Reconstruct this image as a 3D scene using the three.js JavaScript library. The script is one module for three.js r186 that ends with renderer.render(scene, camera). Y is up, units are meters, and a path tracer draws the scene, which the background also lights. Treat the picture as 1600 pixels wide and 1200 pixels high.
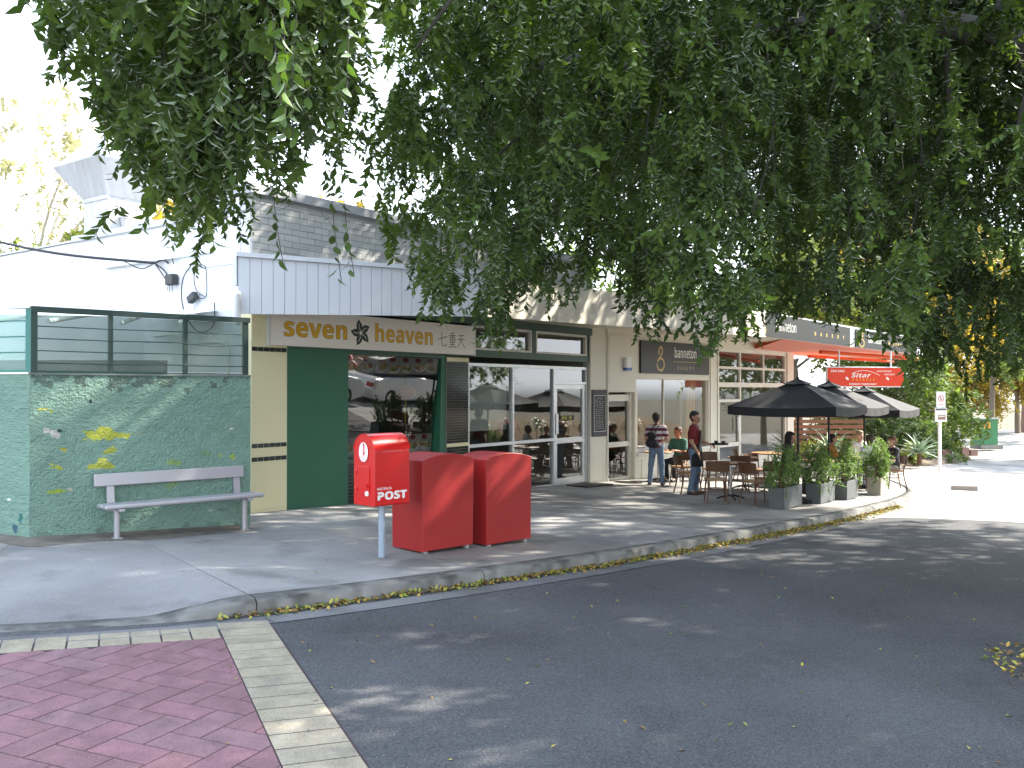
import * as THREE from 'three';
import { RoundedBoxGeometry } from 'three/addons/geometries/RoundedBoxGeometry.js';
import { mergeGeometries } from 'three/addons/utils/BufferGeometryUtils.js';

// ---------------------------------------------------------------- camera, sky, sun, exposure
const scene = new THREE.Scene();
const EYE = 1.765;
const camera = new THREE.PerspectiveCamera(46.4, 4 / 3, 0.1, 600);
camera.position.set(0, EYE, 0);
camera.lookAt(0, EYE + 0.0071, -1);
const SUN = new THREE.Vector3(0.70, 0.62, -0.33).normalize();
{
  const w = 512, h = 256, a = new Float32Array(w * h * 4);
  for (let j = 0; j < h; j++) {
    const el = ((j + 0.5) / h - 0.5) * Math.PI;            // row 0 is the bottom of the sky
    for (let i = 0; i < w; i++) {
      const az = ((i + 0.5) / w - 0.5) * 2 * Math.PI;
      const d = new THREE.Vector3(Math.cos(el) * Math.cos(az), Math.sin(el), Math.cos(el) * Math.sin(az));
      const t = Math.max(0, d.y), hz = Math.pow(1 - t, 2.6);
      const c = Math.max(0, d.dot(SUN));
      const glow = 0.9 * Math.pow(c, 14) + 2.5 * Math.pow(c, 90);
      let r = 0.44 + 0.46 * hz + glow, g = 0.54 + 0.40 * hz + glow * 0.95, b = 0.72 + 0.26 * hz + glow * 0.85;
      if (d.y < 0) { r = 0.3; g = 0.31; b = 0.30; }
      const o = (j * w + i) * 4;
      a[o] = r * 1.2; a[o + 1] = g * 1.2; a[o + 2] = b * 1.2; a[o + 3] = 1;
    }
  }
  const t = new THREE.DataTexture(a, w, h, THREE.RGBAFormat, THREE.FloatType);
  t.mapping = THREE.EquirectangularReflectionMapping; t.magFilter = t.minFilter = THREE.LinearFilter; t.needsUpdate = true;
  scene.background = t; scene.environment = t; scene.backgroundIntensity = 1; scene.environmentIntensity = 1;
}
const sun = new THREE.DirectionalLight(new THREE.Color(1, 0.93, 0.82), 4.6);
sun.position.copy(SUN).multiplyScalar(70);
sun.castShadow = true; sun.shadow.mapSize.set(4096, 4096); sun.shadow.radius = 1.6;
Object.assign(sun.shadow.camera, { left: -45, right: 45, top: 45, bottom: -45, near: 1, far: 180 });
scene.add(sun, sun.target);
const renderer = new THREE.WebGLRenderer({ antialias: true });
renderer.toneMapping = THREE.LinearToneMapping;
renderer.toneMappingExposure = 3.7;
renderer.outputColorSpace = THREE.SRGBColorSpace;
renderer.shadowMap.enabled = true;

// ---------------------------------------------------------------- helpers
function rng(seed) { let s = seed >>> 0; return () => { s = (s + 0x6D2B79F5) | 0; let t = Math.imul(s ^ (s >>> 15), 1 | s); t = (t + Math.imul(t ^ (t >>> 7), 61 | t)) ^ t; return ((t ^ (t >>> 14)) >>> 0) / 4294967296; }; }
const R = rng(11), rr = (a, b) => a + (b - a) * R();
const V = (x, y, z) => new THREE.Vector3(x, y, z);
const sm = (a, b, x) => { const t = Math.min(1, Math.max(0, (x - a) / (b - a))); return t * t * (3 - 2 * t); };
const lerp = (a, b, t) => a + (b - a) * t;
// ground of the footpath: Z is the distance ahead of the photographer (world z = -Z)
function gy(X, Z) {
  let s = 0.041 * X + 0.0147 * Z;
  if (s > 0.75) s = 0.75 + 0.35 * (1 - Math.exp(-(s - 0.75) / 0.35));
  if (s < -0.3) s = -0.3 - 0.3 * (1 - Math.exp((s + 0.3) / 0.3));
  return -s;
}
const at = (X, Z, h = 0) => V(X, gy(X, Z) + h, -Z);
const C = (r, g, b) => new THREE.Color().setRGB(r, g, b);
const taken = {};
function numbered(n) { const k = taken[n] = (taken[n] ?? -1) + 1; return k ? `${n}_${String(k).padStart(3, '0')}` : n; }
function mesh(name, geo, mat, parent) {
  const m = new THREE.Mesh(Array.isArray(geo) ? merge(geo) : geo, mat);
  m.name = parent && parent !== scene ? name : numbered(name);
  m.castShadow = m.receiveShadow = true;
  (parent || scene).add(m); return m;
}
function merge(list) {
  const l = list.map(g => { const q = g.index ? g.toNonIndexed() : g; for (const k of Object.keys(q.attributes)) if (!['position', 'normal', 'uv'].includes(k)) q.deleteAttribute(k); return q; });
  return mergeGeometries(l, false);
}
function thing(name, label, category, pos, turn = 0, group) {
  const o = new THREE.Group(); o.name = numbered(name); if (pos) o.position.copy(pos); o.rotation.y = turn;
  o.userData = { label, category }; if (group) o.userData.group = group; scene.add(o); return o;
}
function tag(o, label, category, group) { o.userData.label = label; o.userData.category = category; if (group) o.userData.group = group; return o; }
function structure(o, label) { o.userData.kind = 'structure'; if (label) o.userData.label = label; return o; }
function stuff(o) { o.userData.kind = 'stuff'; return o; }
// geometry with uv in metres
function box(w, h, d, x = 0, y = 0, z = 0, rx = 0, ry = 0, rz = 0) {
  const g = new THREE.BoxGeometry(w, h, d), p = g.attributes.position, n = g.attributes.normal, u = g.attributes.uv;
  for (let i = 0; i < p.count; i++) {
    const ax = Math.abs(n.getX(i)), ay = Math.abs(n.getY(i));
    if (ax > 0.5) u.setXY(i, p.getZ(i), p.getY(i)); else if (ay > 0.5) u.setXY(i, p.getX(i), p.getZ(i)); else u.setXY(i, p.getX(i), p.getY(i));
  }
  if (rx || ry || rz) g.applyMatrix4(new THREE.Matrix4().makeRotationFromEuler(new THREE.Euler(rx, ry, rz)));
  g.translate(x, y, z); return g;
}
function rbox(w, h, d, r, x = 0, y = 0, z = 0, seg = 2) { const g = new RoundedBoxGeometry(w, h, d, seg, r); g.translate(x, y, z); return g; }
// box from its limits
const bx = (x0, x1, y0, y1, z0, z1) => box(x1 - x0, y1 - y0, z1 - z0, (x0 + x1) / 2, (y0 + y1) / 2, (z0 + z1) / 2);
function cyl(p, q, r0, r1 = r0, seg = 10) {
  const d = q.clone().sub(p), g = new THREE.CylinderGeometry(r1, r0, d.length(), seg, 1);
  g.applyQuaternion(new THREE.Quaternion().setFromUnitVectors(V(0, 1, 0), d.normalize()));
  g.translate((p.x + q.x) / 2, (p.y + q.y) / 2, (p.z + q.z) / 2); return g;
}
function tube(pts, r, seg = 24, rad = 7) { return new THREE.TubeGeometry(new THREE.CatmullRomCurve3(pts), seg, r, rad, false); }
function limb(pts, r0, r1, seg = 14, rad = 9, wob = 0) {           // tapered tube
  const c = new THREE.CatmullRomCurve3(pts), g = new THREE.TubeGeometry(c, seg, 1, rad, false), p = g.attributes.position, v = V();
  for (let i = 0; i <= seg; i++) {
    const o = c.getPointAt(i / seg), rad_ = lerp(r0, r1, Math.pow(i / seg, 0.8));
    for (let j = 0; j <= rad; j++) { const k = i * (rad + 1) + j; v.fromBufferAttribute(p, k).sub(o).multiplyScalar(rad_ * (1 + wob * Math.sin((j % rad) * 2.1 + i * 0.7))).add(o); p.setXYZ(k, v.x, v.y, v.z); }
  }
  g.computeVertexNormals(); return g;
}
function grid(ni, nj, fn, uv) {                                    // fn(i/ni, j/nj) -> Vector3
  const P = [], U = [], I = [];
  for (let j = 0; j <= nj; j++) for (let i = 0; i <= ni; i++) { const v = fn(i / ni, j / nj); P.push(v.x, v.y, v.z); const q = uv ? uv(v, i / ni, j / nj) : [v.x, -v.z]; U.push(q[0], q[1]); }
  for (let j = 0; j < nj; j++) for (let i = 0; i < ni; i++) { const a = j * (ni + 1) + i, b = a + 1, c = a + ni + 1, d = c + 1; I.push(a, b, d, a, d, c); }
  const g = new THREE.BufferGeometry(); g.setAttribute('position', new THREE.Float32BufferAttribute(P, 3)); g.setAttribute('uv', new THREE.Float32BufferAttribute(U, 2)); g.setIndex(I); g.computeVertexNormals(); return g;
}
function prism(pts, depth, bevel = 0) {                            // outline in x, y, pushed along z
  const s = new THREE.Shape(pts.map(p => new THREE.Vector2(p[0], p[1])));
  return new THREE.ExtrudeGeometry(s, bevel ? { depth, bevelEnabled: true, bevelSize: bevel, bevelThickness: bevel, bevelSegments: 2, curveSegments: 10 } : { depth, bevelEnabled: false, curveSegments: 10 });
}
// ---- noise and textures
const PERM = new Float32Array(65536); { const q = rng(77); for (let i = 0; i < 65536; i++) PERM[i] = q(); }
function vn(x, y, per) {                                           // tiling value noise with period per
  const xi = Math.floor(x), yi = Math.floor(y), fx = x - xi, fy = y - yi;
  let x0 = xi % per, y0 = yi % per; if (x0 < 0) x0 += per; if (y0 < 0) y0 += per;
  let x1 = x0 + 1, y1 = y0 + 1; if (x1 === per) x1 = 0; if (y1 === per) y1 = 0;
  const k = per * 31, u = fx * fx * (3 - 2 * fx), v = fy * fy * (3 - 2 * fy), ya = y0 * 7919 + k, yb = y1 * 7919 + k, xa = x0 * 157, xb = x1 * 157;
  const a = PERM[(xa + ya) & 65535], b = PERM[(xb + ya) & 65535], c = PERM[(xa + yb) & 65535], d = PERM[(xb + yb) & 65535];
  return (a + (b - a) * u) * (1 - v) + (c + (d - c) * u) * v;
}
function fbm(u, v, f, o = 4) { let s = 0, a = 0.5, t = 0; for (let k = 0; k < o; k++) { s += a * vn(u * f, v * f, f); t += a; a *= 0.5; f *= 2; } return s / t; }
function tex(w, h, metres, fn, srgb = true) {
  const a = new Uint8Array(w * h * 4), mx = Array.isArray(metres) ? metres : [metres, metres];
  for (let j = 0; j < h; j++) for (let i = 0; i < w; i++) {
    const c = fn(i / w, j / h, i, j), o = (j * w + i) * 4;
    for (let k = 0; k < 3; k++) { let q = Math.min(1, Math.max(0, typeof c === 'number' ? c : c[k])); if (srgb) q = q < 0.0031308 ? q * 12.92 : 1.055 * Math.pow(q, 1 / 2.4) - 0.055; a[o + k] = q * 255; }
    a[o + 3] = 255;
  }
  const t = new THREE.DataTexture(a, w, h); t.wrapS = t.wrapT = THREE.RepeatWrapping; t.magFilter = THREE.LinearFilter; t.minFilter = THREE.LinearMipmapLinearFilter; t.generateMipmaps = true;
  if (srgb) t.colorSpace = THREE.SRGBColorSpace; t.repeat.set(1 / mx[0], 1 / mx[1]); t.needsUpdate = true; return t;
}
function std(color, roughness = 0.7, extra = {}) { return new THREE.MeshStandardMaterial({ color, roughness, ...extra }); }
function phys(color, roughness, extra = {}) { return new THREE.MeshPhysicalMaterial({ color, roughness, ...extra }); }
function canvasTex(w, h, draw) {
  const c = document.createElement('canvas'); c.width = w; c.height = h; draw(c.getContext('2d'), w, h);
  const t = new THREE.CanvasTexture(c); t.colorSpace = THREE.SRGBColorSpace; t.magFilter = THREE.LinearFilter; return t;
}
// ---------------------------------------------------------------- materials
const grainT = tex(512, 512, 1.3, (u, v) => { const n = fbm(u, v, 8, 5), f = vn(u * 256, v * 256, 256); return 0.5 + 0.5 * (n - 0.5) + 0.25 * (f - 0.5); }, false);
const asphaltT = tex(2048, 2048, 6, (u, v) => {
  const n = fbm(u, v, 5, 4), m = vn(u * 700, v * 700, 700), k = vn(u * 1024 + 9, v * 1024, 1024), st = k > 0.93 ? (k - 0.93) * 3.2 : 0;
  const o = sm(0.62, 0.75, fbm(u + 0.3, v, 9, 3)) * 0.008;
  const b = 0.070 + 0.055 * (n - 0.5) + 0.060 * (m - 0.5) + st * 1.5 - o; return [b * 1.0, b * 1.02, b * 1.07];
});
const asphaltB = tex(1024, 1024, 1.5, (u, v) => vn(u * 220, v * 220, 220) * 0.7 + vn(u * 90, v * 90, 90) * 0.3, false);
const concreteT = tex(1024, 1024, 5, (u, v) => {
  const n = fbm(u, v, 4, 5), f = vn(u * 512, v * 512, 512), st = sm(0.56, 0.72, fbm(u + 0.5, v + 0.2, 7, 4)), sp = vn(u * 300 + 4, v * 300, 300) > 0.955 ? 0.06 : 0;
  const b = 0.25 + 0.24 * (n - 0.5) + 0.07 * (f - 0.5) - 0.075 * st - sp; return [b * 1.02, b, b * 0.955];
});
const kerbT = tex(512, 512, 1.7, (u, v) => { const n = fbm(u, v, 6, 5), s = sm(0.5, 0.7, fbm(u, v + 0.4, 4, 4)); const b = 0.19 + 0.26 * (n - 0.5) - 0.11 * s; return [b, b * 0.98, b * 0.9]; });
const M = {
  asphalt: std(C(1, 1, 1), 0.88, { map: asphaltT, bumpMap: asphaltB, bumpScale: 0.006 }),
  concrete: std(C(1, 1, 1), 0.9, { map: concreteT, bumpMap: grainT, bumpScale: 0.003 }),
  concrete2: std(C(0.9, 0.9, 0.92), 0.9, { map: concreteT, bumpMap: grainT, bumpScale: 0.003 }),
  concrete3: std(C(1.0, 0.97, 0.92), 0.9, { map: concreteT, bumpMap: grainT, bumpScale: 0.003 }),
  kerb: std(C(1, 1, 1), 0.92, { map: kerbT, bumpMap: grainT, bumpScale: 0.006 }),
  joint: std(C(0.05, 0.045, 0.04), 1),
  soilStrip: std(C(1, 1, 1), 1, { map: tex(512, 512, 1.5, (u, v) => { const n = fbm(u, v, 8, 5); const b = 0.13 + 0.13 * (n - 0.5); return [b * 1.12, b, b * 0.82]; }), bumpMap: grainT, bumpScale: 0.01 }),
  white: std(C(0.78, 0.79, 0.80), 0.6), offwhite: std(C(0.72, 0.69, 0.60), 0.6),
  cream: std(C(0.75, 0.68, 0.42), 0.6, { bumpMap: grainT, bumpScale: 0.003 }),
  buff: std(C(0.66, 0.62, 0.52), 0.65),
  greenPaint: std(C(0.018, 0.115, 0.062), 0.55, { bumpMap: grainT, bumpScale: 0.002 }),
  greenDark: std(C(0.02, 0.07, 0.045), 0.5),
  alu: std(C(0.62, 0.63, 0.63), 0.42, { metalness: 0.55 }),
  steel: std(C(0.42, 0.44, 0.46), 0.45, { metalness: 0.7 }),
  chrome: std(C(0.7, 0.7, 0.7), 0.2, { metalness: 1 }),
  glass: phys(C(1, 1, 1), 0.02, { transmission: 1, thickness: 0, ior: 1.75 }),
  glassDark: phys(C(0.55, 0.58, 0.56), 0.02, { transmission: 1, thickness: 0, ior: 1.9 }),
  black: std(C(0.012, 0.012, 0.013), 0.6), blackGloss: std(C(0.012, 0.012, 0.012), 0.25),
  tileBlack: std(C(0.022, 0.026, 0.024), 0.12),
  grout: std(C(0.24, 0.23, 0.21), 0.9),
  greyRoof: std(C(0.30, 0.31, 0.32), 0.6), darkRoom: std(C(0.10, 0.10, 0.09), 0.9), roomWall: std(C(0.30, 0.29, 0.25), 0.9),
  wood: std(C(0.115, 0.05, 0.022), 0.42, { bumpMap: grainT, bumpScale: 0.001 }),
  woodLight: std(C(0.34, 0.19, 0.08), 0.45), woodSeat: std(C(0.27, 0.15, 0.07), 0.4),
  cable: std(C(0.03, 0.03, 0.035), 0.6),
};
// ---------------------------------------------------------------- ground, road, kerb, footpath
{
  const g = grid(90, 90, (a, b) => { const X = lerp(-1, 1, a), Z = lerp(-1, 1, b); const x = Math.sign(X) * X * X * 260, z = Math.sign(Z) * Z * Z * 260; return V(x, gy(x, z) - 0.2, -z); });
  const t = tex(512, 512, 4, (u, v) => { const n = fbm(u, v, 7, 5), k = vn(u * 256, v * 256, 256); const b = 0.10 + 0.08 * (n - 0.5) + 0.05 * (k - 0.5); return [b * 1.15, b, b * 0.62]; });
  structure(mesh('ground', g, std(C(1, 1, 1), 1, { map: t, bumpMap: grainT, bumpScale: 0.02 })));
}
const roadY = (X, Z) => gy(X, Z) - 0.13;
structure(mesh('road', grid(70, 80, (a, b) => { const X = lerp(-26, 40, a), Z = lerp(-16, 68, b); return V(X, roadY(X, Z), -Z); }), M.asphalt), 'dark grey asphalt road in dappled shade');
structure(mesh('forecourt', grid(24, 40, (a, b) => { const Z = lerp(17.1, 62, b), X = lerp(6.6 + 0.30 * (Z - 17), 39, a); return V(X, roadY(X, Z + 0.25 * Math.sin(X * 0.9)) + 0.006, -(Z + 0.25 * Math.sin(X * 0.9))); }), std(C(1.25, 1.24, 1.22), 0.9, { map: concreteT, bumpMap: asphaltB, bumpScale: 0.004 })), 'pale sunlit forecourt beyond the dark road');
const kerbPts = [[-16, 8.2], [-12, 6.5], [-8.5, 6.05], [-6.2, 6.2], [-4.6, 6.55], [-3.6, 6.92], [-2.85, 7.27], [-2.21, 7.72], [-1.21, 8.58], [0.51, 10.22], [1.62, 11.36], [3.05, 12.96], [4.99, 15.2], [7.3, 18.1], [9.0, 20.5], [10.2, 22.8], [10.9, 25.4], [11.4, 29], [12.2, 33]];
const kerbCurve = new THREE.CatmullRomCurve3(kerbPts.map(p => V(p[0], 0, p[1])), false, 'centripetal');
const KL = kerbCurve.getLength(); kerbCurve.arcLengthDivisions = 600;
const kAt = s => kerbCurve.getPointAt(Math.min(1, Math.max(0, s / KL)));
function kFrame(s) { const p = kAt(s), t = kerbCurve.getTangentAt(Math.min(0.9999, Math.max(0.0001, s / KL))); return { x: p.x, z: p.z, tx: t.x, tz: t.z, nx: -t.z, nz: t.x }; }   // n points to the shops
let sJoint = 0; for (let s = 0; s < KL; s += 0.02) { const p = kAt(s); if (p.x > -2.21) { sJoint = s; break; } }
const dropAt = s => (1 - sm(sJoint - 0.95, sJoint - 0.05, s)) * sm(sJoint - 8.2, sJoint - 7.2, s);
function footY(s, w) { const f = kFrame(s), X = f.x + f.nx * w, Z = f.z + f.nz * w; return V(X, gy(X, Z) - 0.117 * dropAt(s) * Math.max(0, 1 - w / 2.6), -Z); }
function patch(s0, s1, w0, w1, th = 0.05, step = 0.4) {            // slab piece with its own edges
  const ns = Math.max(1, Math.round((s1 - s0) / step)), nw = Math.max(1, Math.round((w1 - w0) / 0.8));
  const uv = v => [v.x, -v.z];
  const top = grid(ns, nw, (a, b) => footY(lerp(s0, s1, a), lerp(w0, w1, b)), uv);
  const skirt = (fn, n) => grid(n, 1, (a, b) => { const v = fn(a); v.y -= th * (1 - b); return v; }, (v, a, b) => [v.x + v.z, v.y]);
  return merge([top, skirt(a => footY(lerp(s0, s1, a), w0), ns), skirt(a => footY(lerp(s1, s0, a), w1), ns), skirt(a => footY(s0, lerp(w1, w0, a)), nw), skirt(a => footY(s1, lerp(w0, w1, a)), nw)]);
}
{
  const fp = new THREE.Group(); fp.name = 'footpath'; scene.add(fp); structure(fp, 'pale grey concrete footpath with sawn joints');
  const bed = grid(120, 8, (a, b) => { const v = footY(a * KL, lerp(0.16, 9.5, b)); v.y -= 0.03; return v; });
  mesh('joint_bed', bed, M.joint, fp);
  const W = [0.165, 3.3, 6.4, 9.4], G = 0.006; let k = 0;
  for (let s = sJoint - 2.55 * 6, i = 0; s < KL - 0.5; s += 2.55, i++) {
    const s1 = Math.min(s + 2.55, KL);
    if (s1 < 0.1) continue; const s0 = Math.max(0, s);
    for (let j = 0; j < 3; j++) mesh('slab', patch(s0 + G, s1 - G, W[j] + G, W[j + 1] - G), [M.concrete, M.concrete2, M.concrete3][(i * 2 + j) % 3], fp);
  }
  const kb = new THREE.Group(); kb.name = 'kerb'; scene.add(kb); structure(kb, 'worn concrete kerb along the footpath');
  const gut = new THREE.Group(); gut.name = 'gutter'; scene.add(gut); structure(gut, 'concrete gutter strip below the kerb');
  const L = 2.55;
  for (let s = sJoint - L * 6; s < KL; s += L) {
    const s0 = Math.max(0, s) + 0.004, s1 = Math.min(KL, s + L) - 0.004; if (s1 <= s0) continue;
    const prof = [[-0.03, -0.2], [-0.02, -0.04], [0.012, -0.008], [0.04, 0.003], [0.16, 0.003], [0.16, -0.2]];
    const n = 10, rr_ = rng(Math.round(s * 100) + 999);
    const g = grid(n, prof.length - 1, (a, b) => { const q = prof[Math.round(b * (prof.length - 1))], sx = lerp(s0, s1, a); const v = footY(sx, Math.max(0, q[0])); const f = kFrame(sx); const chip = (q[0] < 0.02 ? 0.006 * (rr_() - 0.5) : 0); v.x += f.nx * (Math.min(0, q[0]) + chip); v.z -= f.nz * (Math.min(0, q[0]) + chip); v.y += q[1] + chip * 0.5; return v; }, (v, a, b) => [a * (s1 - s0) + s, b * 0.5]);
    mesh('kerb_block', g, M.kerb, kb);
    const gg = grid(10, 2, (a, b) => { const sx = lerp(s0, s1, a), f = kFrame(sx), w = lerp(-0.40, 0.02, b), X = f.x + f.nx * w, Z = f.z + f.nz * w; return V(X, roadY(X, Z) + 0.006 - 0.012 * sm(0.2, 1, b), -Z); });
    mesh('gutter_strip', gg, std(C(0.62, 0.63, 0.66), 0.9, { map: concreteT, bumpMap: grainT, bumpScale: 0.003 }), gut);
  }
}
// dirt along the foot of the green wall
structure(mesh('dirt_strip', grid(30, 4, (a, b) => { const X0 = lerp(-8.6, -3.62, a), Zw = X0 < -5.46 ? 10.15 + (-5.46 - X0) * 0.3 : 10.15 + (X0 + 5.46) * 0.86; const Z = Zw - 0.42 * (1 - b) * (1 + 0.25 * Math.sin(X0 * 5.3)) + 0.03, X = X0 + 0.30 * (1 - b); return V(X, gy(X, Z) + 0.004 + 0.03 * b * b, -Z); }), M.soilStrip), 'brown dirt strip at the foot of the green wall');
// ---- crossing of red and cream pavers
{
  const cr = new THREE.Group(); cr.name = 'paved_crossing'; scene.add(cr); structure(cr, 'red herringbone pavers with a cream border');
  const A = [-2.22, 6.90], B = [-1.05, 4.30];                        // inner line of the right border
  const dl = Math.hypot(B[0] - A[0], B[1] - A[1]), ex = [(B[0] - A[0]) / dl, (B[1] - A[1]) / dl], ey = [ex[1], -ex[0]];     // ex toward the camera, ey to the right? fixed below
  if (ey[0] > 0) { ey[0] *= -1; ey[1] *= -1; }                       // ey runs to the left
  const topDir = [-0.905, -0.425];
  const P2 = (a, b) => [A[0] + ex[0] * a + ey[0] * b, A[1] + ex[1] * a + ey[1] * b];
  const px = tex(512, 512, 0.9, (u, v) => { const n = fbm(u, v, 8, 5), k = vn(u * 256, v * 256, 256); return 0.72 + 0.45 * (n - 0.5) + 0.5 * (k - 0.5); });
  const reds = [C(0.20, 0.100, 0.110), C(0.215, 0.106, 0.120), C(0.188, 0.096, 0.106), C(0.20, 0.110, 0.122)].map(c => std(c.multiplyScalar(1.5), 0.85, { map: px, bumpMap: grainT, bumpScale: 0.004 }));
  const creams = [C(0.44, 0.38, 0.27), C(0.41, 0.36, 0.265), C(0.46, 0.395, 0.285)].map(c => std(c, 0.88, { map: px, bumpMap: grainT, bumpScale: 0.004 }));
  const groutM = std(C(0.05, 0.032, 0.034), 1);
  // polygon of the red field (in X, Z), clipped by the top border
  const lineTop = (X) => A[1] + (X - A[0]) * (topDir[1] / topDir[0]);
  mesh('joint_bed', grid(20, 24, (a, b) => { const q = P2(lerp(-0.62, 9, b), lerp(-0.42, 6, a)); let [X, Z] = q; const zt = lineTop(X) + 0.40; if (Z > zt) Z = zt; return V(X, roadY(X, Z) + 0.003, -Z); }), groutM, cr);
  const brick = poly => {                                            // polygon in X, Z -> low block with a worn edge
    const N = poly.length, cx = poly.reduce((s, p) => s + p[0], 0) / N, cz = poly.reduce((s, p) => s + p[1], 0) / N, j = (rr(-1, 1)) * 0.0012;
    const ring = (k, h) => poly.map(p => { const X = cx + (p[0] - cx) * k, Z = cz + (p[1] - cz) * k; return V(X, roadY(X, Z) + h + j * 0.4, -Z); });
    const b0 = ring(1, 0.001), b1 = ring(1, 0.0045), b2 = ring(0.98, 0.006), P = [], q = (a, b, c, d) => P.push(a, b, c, a, c, d);
    for (let i = 0; i < N; i++) { const n = (i + 1) % N; q(b0[i], b0[n], b1[n], b1[i]); q(b1[i], b1[n], b2[n], b2[i]); } for (let i = 1; i < N - 1; i++) P.push(b2[0], b2[i], b2[i + 1]);
    const g = new THREE.BufferGeometry().setFromPoints(P), uv = []; for (const v of P) uv.push(v.x + cx * 0.37, v.z + cz * 0.21);
    g.setAttribute('uv', new THREE.Float32BufferAttribute(uv, 2)); g.computeVertexNormals(); return g;
  };
  const clip = (poly, f) => { const out = []; for (let i = 0; i < poly.length; i++) { const a = poly[i], b = poly[(i + 1) % poly.length], fa = f(a), fb = f(b); if (fa >= 0) out.push(a); if ((fa >= 0) !== (fb >= 0)) { const t = fa / (fa - fb); out.push([lerp(a[0], b[0], t), lerp(a[1], b[1], t)]); } } return out; };
  const area = p => { let s = 0; for (let i = 0; i < p.length; i++) { const n = (i + 1) % p.length; s += p[i][0] * p[n][1] - p[n][0] * p[i][1]; } return s; };
  const ccw = p => area(p) > 0 ? p : p.slice().reverse();
  // 45-degree herringbone
  const w = 0.2, l = 0.4, g = 0.009, cand = [];
  const c45 = Math.cos(Math.PI / 4), s45 = Math.sin(Math.PI / 4);
  const toXZ = (x, y) => P2(x * c45 - y * s45 + 1.2, x * s45 + y * c45 + 1.2);
  for (let i = -40; i < 40; i++) for (let j = -40; j < 40; j++) for (let o = 0; o < 2; o++) {
    const X0 = i * w + j * 2 * w, Y0 = i * w - j * 2 * w;
    const q = o ? [[X0 + g / 2 - w, Y0 + g / 2], [X0 - g / 2, Y0 + g / 2], [X0 - g / 2, Y0 + l - g / 2], [X0 + g / 2 - w, Y0 + l - g / 2]] : [[X0 + g / 2, Y0 + g / 2], [X0 + l - g / 2, Y0 + g / 2], [X0 + l - g / 2, Y0 + w - g / 2], [X0 + g / 2, Y0 + w - g / 2]];
    let quad = q.map(p => toXZ(p[0], p[1]));
    quad = clip(quad, p => (p[0] - A[0]) * ey[0] + (p[1] - A[1]) * ey[1] - 0.006);
    if (quad.length > 2) quad = clip(quad, p => lineTop(p[0]) - 0.006 - p[1]);
    if (quad.length < 3 || Math.abs(area(quad)) < 0.004) continue;
    quad = ccw(quad);
    const cx = quad.reduce((s, p) => s + p[0], 0) / quad.length, cz = quad.reduce((s, p) => s + p[1], 0) / quad.length;
    if (cz < 3.2 || cx < -5) continue;
    cand.push({ quad, d: Math.hypot(cx, cz), vis: Math.abs(cx) < 0.571 * cz + 0.15 });
  }
  cand.sort((a, b) => (b.vis - a.vis) || a.d - b.d);
  const rest = [];
  cand.forEach((c, i) => { const geo = brick(c.quad); if (i < 300) mesh('paver', geo, reds[Math.floor(R() * 4)], cr); else rest.push(geo); });
  if (rest.length) stuff(mesh('far_pavers', rest, reds[0], cr));
  // cream soldier course to the right
  const bw = 0.215, gb = 0.014;
  for (let a = -0.46; a < 3.4; a += bw) {
    const q = [P2(a + gb / 2, -0.004), P2(a + bw - gb / 2, -0.004), P2(a + bw - gb / 2, -0.405), P2(a + gb / 2, -0.405)];
    mesh('border_paver', brick(ccw(q)), creams[Math.floor(R() * 3)], cr);
  }
  for (let b = 0.008; b < 5; b += bw) {
    const e = (bb, k) => { const X = A[0] + topDir[0] * bb, Z = A[1] + topDir[1] * bb; return [X - topDir[1] * 0 + ex[0] * -k, Z + ex[1] * -k]; };
    const q = [e(b + gb / 2, 0.006), e(b + bw - gb / 2, 0.006), e(b + bw - gb / 2, 0.36), e(b + gb / 2, 0.36)];
    mesh('border_paver', brick(ccw(q)), creams[Math.floor(R() * 3)], cr);
  }
}
// ---------------------------------------------------------------- the restaurant building
const T1 = Math.atan2(0.809, 0.588), T2 = Math.atan2(0.768, 0.64);
const P0 = V(-3.82, 0, -13.13), Q0 = V(1.79, 0, -20.84);
const loc1 = v => v.clone().sub(P0).applyAxisAngle(V(0, 1, 0), -T1);       // world -> along the front, up, outward
const loc2 = v => v.clone().sub(Q0).applyAxisAngle(V(0, 1, 0), -T2);
function bricks(parent, u0, u1, y0, y1, z, L, H, mat, limit, axis, near) {  // running-bond masonry; axis 'x' along u, 'z' along -z
  const list = []; let r = 0;
  for (let y = y0; y < y1 - 0.01; y += H, r++) for (let u = u0 - (r % 2 ? L / 2 : 0); u < u1 - 0.01; u += L) {
    const a = Math.max(u, u0) + 0.004, b = Math.min(u + L, u1) - 0.004, h = Math.min(H, y1 - y) - 0.008; if (b - a < 0.04) continue;
    const j = rr(-0.0015, 0.0015);
    list.push({ a, b, y: y + 0.004, h, j, d: Math.abs((a + b) / 2 - near) });
  }
  list.sort((p, q) => p.d - q.d);
  const rest = [];
  list.forEach((o, i) => {
    const g = axis === 'x' ? bx(o.a, o.b, o.y, o.y + o.h, z - 0.03, z + 0.006 + o.j) : bx(z - 0.006 - o.j, z + 0.03, o.y, o.y + o.h, -o.b, -o.a);
    if (i < limit) mesh('brick', g, mat[Math.floor(R() * mat.length)], parent); else rest.push(g);
  });
  if (rest.length) stuff(mesh('far_brickwork', rest, mat[0], parent));
}
const rest1 = thing('restaurant_building', 'low white painted restaurant with cream pillar, green panel and glazed front', 'building', P0, T1);
const whiteBrick = [C(0.74, 0.75, 0.76), C(0.77, 0.78, 0.79), C(0.71, 0.72, 0.73)].map(c => std(c, 0.75, { bumpMap: grainT, bumpScale: 0.003 }));
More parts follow.
